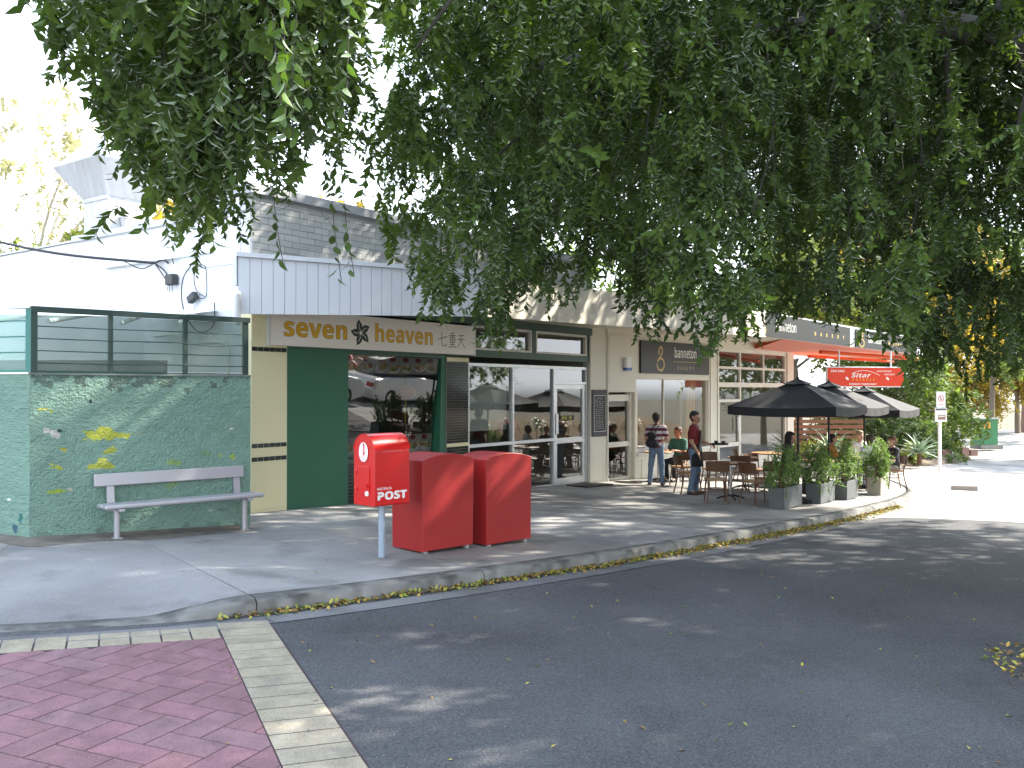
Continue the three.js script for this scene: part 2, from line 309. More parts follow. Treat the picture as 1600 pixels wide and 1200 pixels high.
const greyBrick = [C(0.40, 0.40, 0.38), C(0.43, 0.43, 0.405), C(0.375, 0.375, 0.36)].map(c => std(c, 0.8, { bumpMap: grainT, bumpScale: 0.004 }));
{
  const b = rest1;
  // shell: side wall (runs away from the street), parapets, roof, back, rooms
  const side = mesh('side_wall', bx(0.02, 0.22, -0.3, 4.42, -12, -0.05), whiteBrick[0], b);
  bricks(side, 0.05, 9.5, 2.55, 4.40, 0.02, 0.3, 0.1, whiteBrick, 290, 'z', 0);
  mesh('side_coping', [bx(-0.05, 0.26, 4.42, 4.52, -5.0, -0.06)], std(C(0.52, 0.54, 0.57), 0.6), b);
  mesh('side_coping', [bx(-0.02, 0.24, 4.43, 4.46, -12, -5.02)], std(C(0.62, 0.63, 0.64), 0.7), b);
  mesh('wall_ledge', bx(-0.08, 0.016, 3.86, 3.93, -3.9, -0.9), whiteBrick[1], b);
  const par = mesh('parapet', bx(0.02, 9.6, 3.2, 4.66, -0.26, -0.006), greyBrick[0], b);
  bricks(par, 0.0, 6.6, 3.66, 4.62, 0.0, 0.3, 0.096, greyBrick, 260, 'x', 2.5);
  mesh('parapet_return', bx(-0.004, 0.2, 3.66, 4.66, -1.75, -0.27), whiteBrick[0], b);
  mesh('parapet_coping', [bx(-0.06, 9.62, 4.66, 4.80, -0.3, 0.07), bx(-0.06, 0.24, 4.66, 4.80, -1.8, -0.302)], std(C(0.36, 0.37, 0.38), 0.55, { metalness: 0.3 }), b);
  mesh('roof', bx(0.2, 9.6, 4.2, 4.3, -12, -0.28), M.greyRoof, b);
  mesh('back_wall', bx(0.2, 9.8, -0.6, 4.2, -12.2, -12), M.white, b);
  mesh('party_wall', bx(9.62, 9.8, -0.6, 4.2, -11.9, -0.3), M.roomWall, b);
  // dining room
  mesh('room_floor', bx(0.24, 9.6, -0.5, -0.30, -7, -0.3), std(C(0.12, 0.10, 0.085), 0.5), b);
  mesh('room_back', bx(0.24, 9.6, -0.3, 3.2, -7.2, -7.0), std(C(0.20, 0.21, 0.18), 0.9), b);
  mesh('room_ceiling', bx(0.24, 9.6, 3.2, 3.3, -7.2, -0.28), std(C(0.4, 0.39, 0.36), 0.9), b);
  // cream pillar and its black tile bands
  const pil = mesh('pillar', bx(0, 0.66, -0.25, 3.3, -0.24, 0), M.cream, b);
  for (const y of [2.345, 0.915, 0.715]) for (let i = 0; i < 6; i++) mesh('tile', bx(0.008 + i * 0.108, 0.008 + i * 0.108 + 0.1, y, y + 0.062, -0.02, 0.004 + 0.0008 * (i % 3)), M.tileBlack, pil);
  bricks(pil, 0.004, 0.652, 2.5, 3.2, -0.003, 0.23, 0.085, [M.cream], 40, 'x', 0);
  // green render panel
  mesh('green_panel', bx(0.67, 1.95, -0.3, 2.44, -0.2, -0.02), M.greenPaint, b);
  mesh('green_beam', bx(0.67, 9.62, 2.42, 2.52, -0.2, -0.015), M.greenDark, b);
  mesh('green_fascia_board', bx(0.67, 9.62, 3.04, 3.2, -0.25, 0.05), M.greenDark, b);
  // tiled stall riser under the picture window, tiled pier
  const tiles = (u0, u1, y0, y1, z, tw, th) => { const l = []; let r = 0; for (let y = y0; y < y1 - 0.01; y += th, r++) for (let u = u0 - (r % 2 ? tw / 2 : 0); u < u1 - 0.004; u += tw) { const a = Math.max(u, u0) + 0.003, c = Math.min(u + tw, u1) - 0.003; if (c - a > 0.01) l.push(bx(a, c, y + 0.003, Math.min(y + th, y1) - 0.003, z - 0.01, z + 0.003 + rr(0, 0.003))); } return l; };
  const riser = mesh('stall_riser', bx(1.96, 4.42, -0.35, 0.58, -0.3, -0.062), M.grout, b);
  stuff(mesh('black_tiles', tiles(1.97, 4.41, -0.32, 0.57, -0.06, 0.125, 0.058), M.tileBlack, riser));
  mesh('riser_cap', bx(1.96, 4.40, 0.58, 0.62, -0.3, -0.03), M.greenDark, b);
  const pier = mesh('tiled_pier', bx(4.45, 5.10, -0.35, 2.40, -0.25, -0.022), M.grout, b);
  stuff(mesh('black_tiles', tiles(4.455, 5.095, -0.3, 0.70, -0.02, 0.105, 0.05), M.tileBlack, pier));
  stuff(mesh('black_tiles', tiles(4.455, 5.095, 0.77, 2.30, -0.02, 0.105, 0.05), M.tileBlack, pier));
  mesh('cream_tile_band', [bx(4.45, 5.10, 2.31, 2.38, -0.03, -0.008)], M.cream, pier);
  mesh('cream_tile_band', [bx(4.45, 5.10, 0.705, 0.765, -0.03, -0.008)], M.cream, pier);
  // picture window: glass leans out at the top
  const win = new THREE.Group(); win.name = 'picture_window'; b.add(win);
  const lean = Math.atan2(0.17, 1.8);
  const pane = new THREE.PlaneGeometry(2.3, 1.76); pane.rotateX(lean); pane.translate(3.11, 1.50, -0.13);
  mesh('pane', pane, phys(C(0.5, 0.52, 0.52), 0.015, { transmission: 1, thickness: 0, ior: 2.2 }), win);
  mesh('window_post', prism([[4.27, 0.6], [4.44, 0.6], [4.44, 2.42], [4.33, 2.42]], 0.2).translate(0, 0, -0.24), M.greenPaint, win);
  mesh('window_head', bx(1.96, 4.33, 2.36, 2.42, -0.2, -0.04), M.greenDark, win);
  // poster strips of dishes behind the glass, lantern, half blind
  const dish = (seed) => canvasTex(1024, 180, (x, w, h) => {
    x.fillStyle = '#b9b0a4'; x.fillRect(0, 0, w, h); const q = rng(seed);
    for (let i = 0; i < 7; i++) { const cx = 70 + i * 147, cy = 95 + q() * 20; x.fillStyle = '#8b1f1c'; x.beginPath(); x.ellipse(cx - 20, 28, 34, 26, 0, 0, 7); x.fill(); x.fillStyle = '#e9e4da'; x.beginPath(); x.ellipse(cx, cy + 18, 66, 46, 0, 0, 7); x.fill(); for (let k = 0; k < 16; k++) { x.fillStyle = ['#c79a5b', '#d9c59a', '#a8552c', '#cbb26a', '#7d8a3b'][Math.floor(q() * 5)]; x.beginPath(); x.ellipse(cx + (q() - 0.5) * 90, cy + (q() - 0.5) * 44, 14 + q() * 14, 10 + q() * 8, q() * 3, 0, 7); x.fill(); } }
  });
  const strip = (y, h, zz, s) => { const g = new THREE.PlaneGeometry(2.28, h); g.rotateX(lean); g.translate(3.11, y, zz); return mesh('food_poster', g, std(C(1, 1, 1), 0.7, { map: dish(s) }), win); };
  strip(2.2, 0.30, -0.085, 4); strip(0.80, 0.34, -0.222, 9);
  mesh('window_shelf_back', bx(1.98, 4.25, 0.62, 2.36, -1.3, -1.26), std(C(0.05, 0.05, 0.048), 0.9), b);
  // lower room wall behind the green panel
  // glazed front
  const fr = new THREE.Group(); fr.name = 'glazed_front'; b.add(fr);
  const z0 = -0.16, z1 = -0.06, fm = M.alu;
  const bar = (a, c, d, e, n = 'frame_bar') => mesh(n, bx(a, c, d, e, z0, z1), fm, fr);
  bar(5.12, 5.18, -0.36, 2.30); bar(6.60, 6.66, -0.36, 2.24); bar(8.14, 8.20, -0.38, 2.24); bar(9.50, 9.56, -0.4, 2.30);
  bar(5.18, 9.50, 2.24, 2.30); bar(5.18, 6.60, 0.65, 0.71); bar(6.66, 8.14, 0.65, 0.71); bar(5.18, 6.60, -0.36, -0.28); bar(6.66, 8.14, -0.40, -0.30); bar(8.20, 9.50, 1.90, 1.96);
  const pn = (a, c, d, e) => { const g = new THREE.PlaneGeometry(c - a, e - d); g.translate((a + c) / 2, (d + e) / 2, -0.11); mesh('pane', g, M.glassDark, fr); };
  pn(5.18, 6.60, 0.71, 2.24); pn(6.66, 8.14, 0.71, 2.24); pn(5.18, 6.60, -0.28, 0.65); pn(6.66, 8.14, -0.30, 0.65); pn(8.20, 9.50, 1.96, 2.24);
  const blind = new THREE.PlaneGeometry(1.36, 0.92); blind.translate(5.9, 1.42, -0.2); mesh('white_blind', blind, std(C(0.72, 0.74, 0.72), 0.8), fr);
  mesh('wall_picture', bx(6.95, 7.28, 1.35, 2.0, -0.36, -0.33), std(C(0.02, 0.02, 0.02), 0.5), fr);
  // door
  const dr = new THREE.Group(); dr.name = 'door'; b.add(dr); const dz0 = -0.14, dz1 = -0.08;
  const db = (a, c, d, e) => bx(a, c, d, e, dz0, dz1);
  mesh('door_frame', [db(8.215, 8.31, -0.36, 1.895), db(9.39, 9.485, -0.36, 1.895), db(8.31, 9.39, 1.80, 1.895), db(8.31, 9.39, -0.36, -0.20), db(8.31, 9.39, 0.58, 0.70)], M.alu, dr);
  for (const [d, e] of [[-0.20, 0.58], [0.70, 1.80]]) { const g = new THREE.PlaneGeometry(1.08, e - d); g.translate(8.85, (d + e) / 2, -0.11); mesh('door_pane', g, M.glassDark, dr); }
  mesh('push_plate', rbox(0.10, 0.46, 0.04, 0.008, 8.265, 1.02, -0.06), M.alu, dr);
  const dine = new THREE.PlaneGeometry(0.56, 0.115); dine.translate(8.78, 1.14, -0.105);
  mesh('dine_in_sticker', dine, std(C(1, 1, 1), 0.6, { map: canvasTex(256, 52, (x, w, h) => { x.fillStyle = '#1b1c14'; x.fillRect(0, 0, w, h); x.fillStyle = '#c8c21c'; x.font = 'bold 42px serif'; x.fillText('DINE - IN', 14, 40); }) }), dr);
  // transom lights
  const tr = new THREE.Group(); tr.name = 'transom_window'; b.add(tr);
  mesh('transom_surround', [bx(5.10, 9.62, 2.52, 2.56, -0.2, -0.03), bx(5.10, 5.2, 2.56, 3.04, -0.2, -0.03), bx(7.24, 7.40, 2.56, 3.04, -0.2, -0.03), bx(9.48, 9.62, 2.56, 3.04, -0.2, -0.03)], M.greenDark, tr);
  for (const [a, c] of [[5.2, 7.24], [7.40, 9.48]]) {
    mesh('frame', [bx(a, c, 2.56, 2.60, -0.15, -0.02), bx(a, c, 2.99, 3.038, -0.15, -0.02), bx(a, a + 0.05, 2.6, 2.99, -0.15, -0.02), bx(c - 0.05, c, 2.6, 2.99, -0.15, -0.02)], M.offwhite, tr);
    const g = new THREE.PlaneGeometry(c - a - 0.1, 0.39); g.translate((a + c) / 2, 2.795, -0.09); mesh('pane', g, M.glassDark, tr);
  }
  mesh('wall_above_transom', bx(0.66, 9.62, 3.2, 3.32, -0.2, 0), M.buff, b);
}
// name board over the front
{
  const W = 4.9, H = 0.56;
  const t = canvasTex(2048, 234, (x, w, h) => {
    x.fillStyle = '#efe8dd'; x.fillRect(0, 0, w, h);
    x.lineJoin = 'round';
    const word = (s, px, wd) => { x.save(); x.font = 'bold 168px sans-serif'; const k = wd / x.measureText(s).width; x.translate(px, 170); x.scale(k, 0.98); x.strokeStyle = '#5a4a1c'; x.lineWidth = 7; x.strokeText(s, 0, 0); x.fillStyle = '#d9a514'; x.fillText(s, 0, 0); x.strokeStyle = '#d9a514'; x.lineWidth = 3; x.strokeText(s, 0, 0); x.restore(); };
    word('seven', 100, 560); word('heaven', 905, 640);
    x.save(); x.translate(778, 118);
    for (let i = 0; i < 5; i++) { x.save(); x.rotate(i * Math.PI * 2 / 5 - 0.25); x.fillStyle = '#16281f'; x.beginPath(); x.moveTo(0, -8); x.bezierCurveTo(-44, -26, -40, -70, 8, -98); x.bezierCurveTo(2, -74, 52, -54, 0, -8); x.fill(); x.strokeStyle = '#efe8dd'; x.lineWidth = 4; x.beginPath(); x.moveTo(2, -14); x.quadraticCurveTo(-14, -44, 0, -66); x.stroke(); x.restore(); }
    x.restore();
    x.strokeStyle = '#4a4238'; x.lineWidth = 6; x.lineCap = 'round';
    const ln = (...p) => { x.beginPath(); x.moveTo(p[0], p[1]); for (let i = 2; i < p.length; i += 2) x.lineTo(p[i], p[i + 1]); x.stroke(); };
    // first character: a bar and a hooked stroke
    ln(1602, 122, 1700, 100); ln(1640, 70, 1640, 160, 1654, 172, 1690, 172, 1698, 154);
    // second character
    ln(1790, 62, 1742, 76); ln(1724, 92, 1810, 84); ln(1768, 70, 1768, 178); ln(1738, 104, 1738, 142); ln(1738, 104, 1798, 100, 1798, 140); ln(1738, 122, 1798, 119); ln(1738, 142, 1798, 139); ln(1742, 159, 1796, 157); ln(1722, 179, 1816, 176);
    // third character
    ln(1846, 86, 1906, 80); ln(1836, 116, 1916, 110); ln(1876, 84, 1868, 130, 1834, 178); ln(1878, 120, 1898, 156, 1922, 178);
  });
  const s = thing('name_board', 'long beige sign board with yellow lettering and black flower above the green panel', 'sign', P0, T1);
  mesh('board', bx(0.29, 5.19, 2.44, 3.0, 0.004, 0.06), M.buff, s);
  const g = new THREE.PlaneGeometry(W - 0.01, H - 0.01); g.translate(2.74, 2.72, 0.064);
  mesh('lettering', g, std(C(0.95, 0.95, 0.95), 0.42, { map: t }), s);
  mesh('edge_trim', [bx(0.27, 0.288, 2.43, 3.01, 0.002, 0.068), bx(5.192, 5.21, 2.43, 3.01, 0.002, 0.068)], M.alu, s);
}
// things inside: tables seen through the panes
const lantern = thing('paper_lantern', 'small red paper lantern with yellow tassel hanging inside the picture window', 'lantern', V(0, 0, 0));
{
  const p = V(3.75, 1.72, -0.42).applyAxisAngle(V(0, 1, 0), T1).add(P0); lantern.position.copy(p);
  const prof = []; for (let i = 0; i <= 10; i++) { const a = i / 10 * Math.PI; prof.push(new THREE.Vector2(0.05 + 0.15 * Math.sin(a), -0.13 * Math.cos(a))); }
  mesh('shade', new THREE.LatheGeometry(prof, 18), std(C(0.32, 0.015, 0.012), 0.5), lantern);
  mesh('gold_mark', new THREE.OctahedronGeometry(0.07).scale(1, 1, 0.2).translate(0.165, 0, 0.09), std(C(0.6, 0.45, 0.05), 0.5), lantern);
  mesh('tassel', cyl(V(0, -0.55, 0), V(0, -0.14, 0), 0.012, 0.02), std(C(0.55, 0.45, 0.03), 0.7), lantern);
  mesh('cord', cyl(V(0, 0.12, 0), V(0, 0.6, 0), 0.006), M.black, lantern);
}
// rooftop exhaust duct with its flared cowl
{
  const p = V(-7.5, 0, -17.0), k = thing('exhaust_duct', 'square galvanised exhaust duct with wide flared cowl on the white roof', 'duct', p, T1);
  const gal = std(C(1, 1, 1), 0.55, { metalness: 0.25, map: tex(512, 512, 1.6, (u, v) => { const n = fbm(u, v, 6, 4), s = fbm(u * 1, v * 0.12, 24, 3); const b = 0.50 + 0.12 * (n - 0.5) + 0.14 * (s - 0.5); return [b * 0.97, b, b * 1.03]; }) });
  mesh('stack', [bx(-0.42, 0.42, 4.2, 5.35, -0.42, 0.42)], gal, k);
  mesh('stack_seam', [bx(-0.43, -0.40, 4.2, 5.35, 0.40, 0.44), bx(0.40, 0.44, 4.2, 5.35, 0.40, 0.44), bx(-0.445, -0.42, 5.29, 5.36, -0.44, 0.44)], gal, k);
  const ring = (h, r) => [[-r, h, -r], [r, h, -r], [r, h, r], [-r, h, r]].map(q => V(...q));
  const r0 = ring(5.35, 0.43), r1 = ring(5.95, 0.82), r2 = ring(6.42, 0.42), P = [], q = (a, b_, c, d) => P.push(a, b_, c, a, c, d);
  for (let i = 0; i < 4; i++) { const n = (i + 1) % 4; q(r0[i], r1[i], r1[n], r0[n]); q(r1[i], r2[i], r2[n], r1[n]); } q(r2[0], r2[3], r2[2], r2[1]); q(r0[0], r0[1], r0[2], r0[3]);
  const g = new THREE.BufferGeometry().setFromPoints(P), uv = []; for (const v of P) uv.push(v.x + v.z, v.y); g.setAttribute('uv', new THREE.Float32BufferAttribute(uv, 2)); g.computeVertexNormals();
  mesh('cowl', g, gal, k);
  const lm = new THREE.Group(); lm.name = 'flue_lamp'; k.add(lm);
  mesh('lamp_post', cyl(V(-0.15, 4.45, 0.47), V(-0.15, 4.8, 0.47), 0.015), M.steel, lm); mesh('lamp_head', [new THREE.CylinderGeometry(0.07, 0.05, 0.16, 8).translate(-0.15, 4.88, 0.47), new THREE.ConeGeometry(0.09, 0.08, 8).translate(-0.15, 5.0, 0.47)], M.steel, lm);
}
// white boarded awning fascia that swings out from the wall
const wallLine = [[-3.82, 13.13], [1.79, 20.84], [9.36, 29.9]];
const aw = thing('street_awning', 'flat street awning with white vertical board fascia over the footpath', 'awning', V(0, 0, 0));
{
  const A = V(-3.90, 0, -12.72), B = V(-0.42, 0, -14.65), D = V(6.9, 0, -24.1), E_ = V(13.8, 0, -30.2);
  const seg = (p, q, n, b0, b1, t0, t1, mat, name, gap = 0.006, th = 0.03) => {
    const d = q.clone().sub(p), L = d.length(), yaw = Math.atan2(-d.z, d.x);
    for (let i = 0; i < n; i++) {
      const a = i / n, c = (i + 1) / n, y0a = lerp(b0, b1, a), y0b = lerp(b0, b1, c), y1a = lerp(t0, t1, a), y1b = lerp(t0, t1, c);
      const g = prism([[a * L + gap / 2, y0a], [c * L - gap / 2, y0b], [c * L - gap / 2, y1b], [a * L + gap / 2, y1a]], th);
      const m = mesh(name, g, mat, aw); m.position.copy(p); m.rotation.y = yaw;
    }
    return { yaw, L };
  };
  const boardM = std(C(0.72, 0.75, 0.78), 0.55, { bumpMap: grainT, bumpScale: 0.0015 });
  seg(A, B, 24, 2.85, 2.97, 3.66, 3.64, boardM, 'fascia_board', 0.007);
  const d1 = B.clone().sub(A), back = mesh('fascia_backing', prism([[0.01, 2.87], [d1.length(), 2.99], [d1.length(), 3.62], [0.01, 3.64]], 0.02).translate(0, 0, -0.025), std(C(0.5, 0.52, 0.54), 0.7), aw); back.position.copy(A); back.rotation.y = Math.atan2(-d1.z, d1.x);
  const cap = mesh('fascia_cap', prism([[-0.03, 3.665], [d1.length(), 3.645], [d1.length(), 3.71], [-0.03, 3.73]], 0.12).translate(0, 0, -0.06), boardM, aw); cap.position.copy(A); cap.rotation.y = Math.atan2(-d1.z, d1.x);
  mesh('corner_trim', bx(-0.05, 0.0, 3.25, 3.66, -0.06, 0.05), boardM, aw).position.copy(A);
  seg(B, D, 14, 2.97, 3.19, 3.64, 3.86, M.buff, 'fascia_board', 0.004);
  seg(D, E_, 3, 3.19, 2.95, 3.86, 3.50, M.white, 'fascia_panel', 0.02, 0.05);
  // soffit boards between wall and fascia, roof sheet above
  const wallAt = t => t < 0.5 ? V(lerp(-3.82, 1.79, t * 2), 0, -lerp(13.13, 20.84, t * 2)) : V(lerp(1.79, 9.36, t * 2 - 1), 0, -lerp(20.84, 29.9, t * 2 - 1));
  const outAt = t => t < 0.22 ? A.clone().lerp(B, t / 0.22) : t < 0.66 ? B.clone().lerp(D, (t - 0.22) / 0.44) : D.clone().lerp(E_, (t - 0.66) / 0.34);
  const botAt = t => t < 0.22 ? lerp(2.85, 2.97, t / 0.22) : t < 0.66 ? lerp(2.97, 3.19, (t - 0.22) / 0.44) : lerp(3.19, 2.95, (t - 0.66) / 0.34);
  const rows = 9;
  for (let r = 0; r < rows; r++) {
    const g = grid(40, 1, (a, b) => { const w = wallAt(a), o = outAt(a), k = (r + b * 0.985) / rows; const v = w.lerp(o, k); v.y = lerp(3.24, botAt(a) + 0.06, k); return v; });
    mesh('soffit_board', g, M.buff, aw);
  }
  mesh('roof_sheet', grid(40, 1, (a, b) => { const v = wallAt(a).lerp(outAt(a), b); v.y = lerp(3.6, botAt(a) + 0.45, b); return v; }), M.greyRoof, aw);
  // end return at the far corner and orange lining of the corner verandah
  const or = phys(C(0.78, 0.115, 0.008), 0.97, { transmission: 0.35, thickness: 0, side: THREE.DoubleSide });
  mesh('orange_lining', grid(8, 4, (a, b) => { const o = D.clone().lerp(E_, 0.10 + a * 0.88), w = V(lerp(7.5, 14.6, a), 0, -lerp(28.6, 37, a)); const v = o.lerp(w, b * 0.98 + 0.01); v.y = lerp(lerp(3.17, 2.93, a) + 0.05, 3.0, b); return v; }), or, aw);
  mesh('orange_beam', [cyl(V(9.5, 2.95, -27.6), V(14.2, 2.86, -31.4), 0.06), cyl(V(9.9, 2.9, -29.9), V(14.6, 2.85, -34), 0.05)], or, aw);
  const endc = mesh('end_panel', bx(-0.03, 0.03, 2.95, 3.52, -5.5, 0.02), M.white, aw); endc.position.copy(E_); endc.rotation.y = T2 - 0.1;
  // bakery lettering panels on the fascia
  const logo = (x, cx, cy, s, col) => { x.strokeStyle = col; x.lineWidth = s * 0.09; x.lineCap = 'round'; x.beginPath(); x.ellipse(cx, cy + s * 0.28, s * 0.3, s * 0.26, 0, -2.6, 3.1); x.stroke(); x.beginPath(); x.moveTo(cx - s * 0.2, cy + s * 0.12); x.bezierCurveTo(cx - s * 0.05, cy - s * 0.05, cx + s * 0.22, cy - s * 0.2, cx + s * 0.12, cy - s * 0.42); x.bezierCurveTo(cx + s * 0.02, cy - s * 0.56, cx - s * 0.16, cy - s * 0.4, cx - s * 0.14, cy - s * 0.18); x.stroke(); };
  globalThis.bakeryLogo = logo;
  const face = (w, h, big) => canvasTex(1024, Math.round(1024 * h / w), (x, W, H) => { x.fillStyle = '#2a2b28'; x.fillRect(0, 0, W, H); logo(x, big ? 150 : 90, H / 2, H * 0.8, '#b99a4a'); x.fillStyle = '#e8e6df'; x.font = `${Math.round(H * 0.62)}px sans-serif`; x.save(); x.translate(big ? 270 : 190, H * 0.66); x.scale(0.62, 1); x.fillText('banneton', 0, 0); x.restore(); x.fillStyle = '#cfb35c'; x.font = `bold ${Math.round(H * 0.26)}px sans-serif`; const s = 'BAKERY'; for (let i = 0; i < 6; i++) x.fillText(s[i], (big ? 640 : 520) + i * (big ? 60 : 40), H * 0.66); });
  const dE = E_.clone().sub(D), LE = dE.length(), yE = Math.atan2(-dE.z, dE.x);
  const sp = (a, c, b0, b1, t0, t1, big, nm, label) => {
    const s = thing(nm, label, 'sign', D, yE, 'bakery fascia signs');
    const g = prism([[a, b0], [c, b1], [c, t1], [a, t0]], 0.03).translate(0, 0, 0.056), p = g.attributes.position, u = g.attributes.uv;
    for (let i = 0; i < p.count; i++) u.setXY(i, (p.getX(i) - a) / (c - a), (p.getY(i) - lerp(b0, b1, (p.getX(i) - a) / (c - a))) / lerp(t0 - b0, t1 - b1, (p.getX(i) - a) / (c - a)));
    mesh('panel', g, std(C(1, 1, 1), 0.45, { map: face(c - a, 0.62, big) }), s);
  };
  sp(-1.2, 4.25, 3.24, 3.08, 3.88, 3.64, true, 'fascia_sign', 'dark grey bakery fascia panel half hidden behind hanging leaves, the longer one');
  sp(4.6, 8.7, 3.07, 2.98, 3.62, 3.50, false, 'fascia_sign', 'dark grey bakery fascia panel at the white end of the awning');
}
// ---------------------------------------------------------------- the bakery building
const bak = thing('bakery_building', 'cream painted bakery with tall shop windows beside the restaurant', 'building', Q0, T2);
{
  const b = bak, wz0 = -0.22, wz1 = 0, cr = std(C(0.70, 0.665, 0.56), 0.6, { bumpMap: grainT, bumpScale: 0.0015 }), fw = M.offwhite;
  const w = (n, a, c, d, e, m = cr, q0 = wz0, q1 = wz1) => mesh(n, bx(a, c, d, e, q0, q1), m, b);
  w('wall_pier', 0.06, 0.76, -0.6, 3.3); w('wall_over_door', 0.76, 2.06, 1.72, 3.3);
  w('raised_panel', 0.82, 2.0, 1.90, 2.12, cr, 0.002, 0.018); w('raised_panel', 0.82, 2.0, 2.2, 3.1, cr, 0.002, 0.018);
  w('cover_strip', 0.74, 0.775, -0.6, 3.26, fw, 0.001, 0.03);
  w('wall_pier', 2.0, 2.12, -0.7, 1.72); w('sign_band', 2.06, 5.9, 2.06, 3.3); w('stall_riser', 2.12, 5.9, -0.9, 0.13); w('riser_sill', 2.08, 5.92, 0.13, 0.19, fw, -0.24, 0.04);
  w('riser_panel', 2.3, 3.8, -0.45, 0.02, cr, 0.002, 0.012); w('riser_panel', 3.95, 5.7, -0.45, 0.02, cr, 0.002, 0.012);
  w('wall_pier', 5.9, 6.55, -0.9, 3.3, cr); w('pier_moulding', 5.98, 6.03, -0.8, 3.2, fw, 0.002, 0.03); w('pier_moulding', 6.42, 6.47, -0.8, 3.2, fw, 0.002, 0.03);
  w('wall_pier', 11.45, 11.85, -0.95, 3.3, cr); w('header', 6.55, 11.45, 3.0, 3.3, cr);
  // door
  const dr = new THREE.Group(); dr.name = 'door'; b.add(dr);
  mesh('door_frame', [bx(0.79, 0.87, -0.5, 1.66, -0.2, -0.1), bx(1.88, 1.98, -0.5, 1.70, -0.2, -0.08), bx(0.87, 1.88, 1.5, 1.66, -0.2, -0.1), bx(0.87, 1.88, -0.5, -0.36, -0.2, -0.1), bx(0.87, 1.88, 0.38, 0.5, -0.2, -0.1)], fw, dr);
  for (const [d, e] of [[-0.36, 0.38], [0.5, 1.5]]) { const g = new THREE.PlaneGeometry(1.01, e - d); g.translate(1.375, (d + e) / 2, -0.15); mesh('door_pane', g, M.glassDark, dr); }
  // shop window
  const sw = new THREE.Group(); sw.name = 'shop_window'; b.add(sw);
  for (const [a, c] of [[2.14, 3.52], [3.55, 5.86]]) { const g = new THREE.PlaneGeometry(c - a, 1.86); g.translate((a + c) / 2, 1.12, -0.1); mesh('pane', g, phys(C(0.75, 0.72, 0.66), 0.015, { transmission: 1, thickness: 0, ior: 2.1 }), sw); }
  mesh('glazing_bar', bx(3.515, 3.555, 0.19, 2.05, -0.13, -0.07), fw, sw); mesh('frame', [bx(2.1, 5.9, 2.045, 2.08, -0.16, -0.04), bx(5.86, 5.9, 0.19, 2.045, -0.16, -0.04)], fw, sw);
  // corner glazing with small upper lights and glass door
  const cg = new THREE.Group(); cg.name = 'corner_glazing'; b.add(cg);
  const bar = (a, c, d, e) => mesh('glazing_bar', bx(a, c, d, e, -0.17, -0.06), fw, cg);
  bar(6.55, 6.63, -0.9, 3.0); bar(8.02, 8.10, -0.9, 3.0); bar(9.7, 9.76, 1.9, 3.0); bar(11.37, 11.45, -0.9, 3.0); bar(6.63, 8.02, 2.90, 3.0); bar(8.1, 11.37, 2.9, 3.0); bar(6.63, 8.02, 2.40, 2.47); bar(8.1, 9.7, 2.40, 2.47); bar(9.76, 11.37, 2.4, 2.47); bar(6.63, 8.02, 1.86, 2.0); bar(8.1, 9.7, 1.86, 2.0); bar(9.76, 11.37, 1.86, 2.0); bar(6.63, 8.02, 1.42, 1.5); bar(6.63, 8.02, 0.1, 0.22); bar(8.1, 11.37, -0.28, -0.2);
  bar(6.63, 6.70, -0.9, 1.42); bar(7.95, 8.02, -0.9, 1.42);
  const gp = (a, c, d, e) => { const g = new THREE.PlaneGeometry(c - a, e - d); g.translate((a + c) / 2, (d + e) / 2, -0.115); mesh('pane', g, M.glassDark, cg); };
  for (const [a, c] of [[6.63, 8.02], [8.1, 9.7], [9.76, 11.37]]) { gp(a, c, 2.47, 2.9); gp(a, c, 2.0, 2.4); }
  gp(6.63, 8.02, 1.5, 1.86); gp(6.7, 7.95, 0.22, 1.42); gp(6.7, 7.95, -0.9, 0.1); gp(8.1, 11.37, -0.2, 1.86);
  w('stall_riser', 8.1, 11.37, -0.95, -0.28);
  mesh('door_pull', cyl(V(7.82, 0.55, -0.03), V(7.82, 0.95, -0.03), 0.018), M.chrome, cg);
  // shell and room
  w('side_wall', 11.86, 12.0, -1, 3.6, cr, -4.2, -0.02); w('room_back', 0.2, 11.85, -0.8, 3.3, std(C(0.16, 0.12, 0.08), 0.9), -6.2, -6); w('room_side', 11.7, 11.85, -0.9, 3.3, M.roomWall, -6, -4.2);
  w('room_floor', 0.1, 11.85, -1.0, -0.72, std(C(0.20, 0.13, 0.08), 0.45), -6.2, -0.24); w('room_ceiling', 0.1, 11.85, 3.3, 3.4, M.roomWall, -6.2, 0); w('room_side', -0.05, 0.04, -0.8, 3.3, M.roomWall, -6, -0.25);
  w('parapet', 0.06, 12.0, 3.4, 4.1, cr, -0.3, -0.01); w('roof', 0.1, 12, 3.9, 4.0, M.greyRoof, -8, -0.3); w('back_wall', 0.1, 12, -1, 3.9, cr, -8.2, -8);
  w('shop_counter', 6.9, 10.6, -0.72, 0.35, M.wood, -4.4, -3.6);
  const dr2 = mesh('curtain', grid(14, 6, (a, c) => V(5.25 + 0.5 * a - 0.25 * (1 - c) * 0.6, 0.2 + 1.85 * c, -0.32 + 0.05 * Math.sin(a * 19))), std(C(0.42, 0.30, 0.13), 0.85, { side: THREE.DoubleSide }), sw);
}
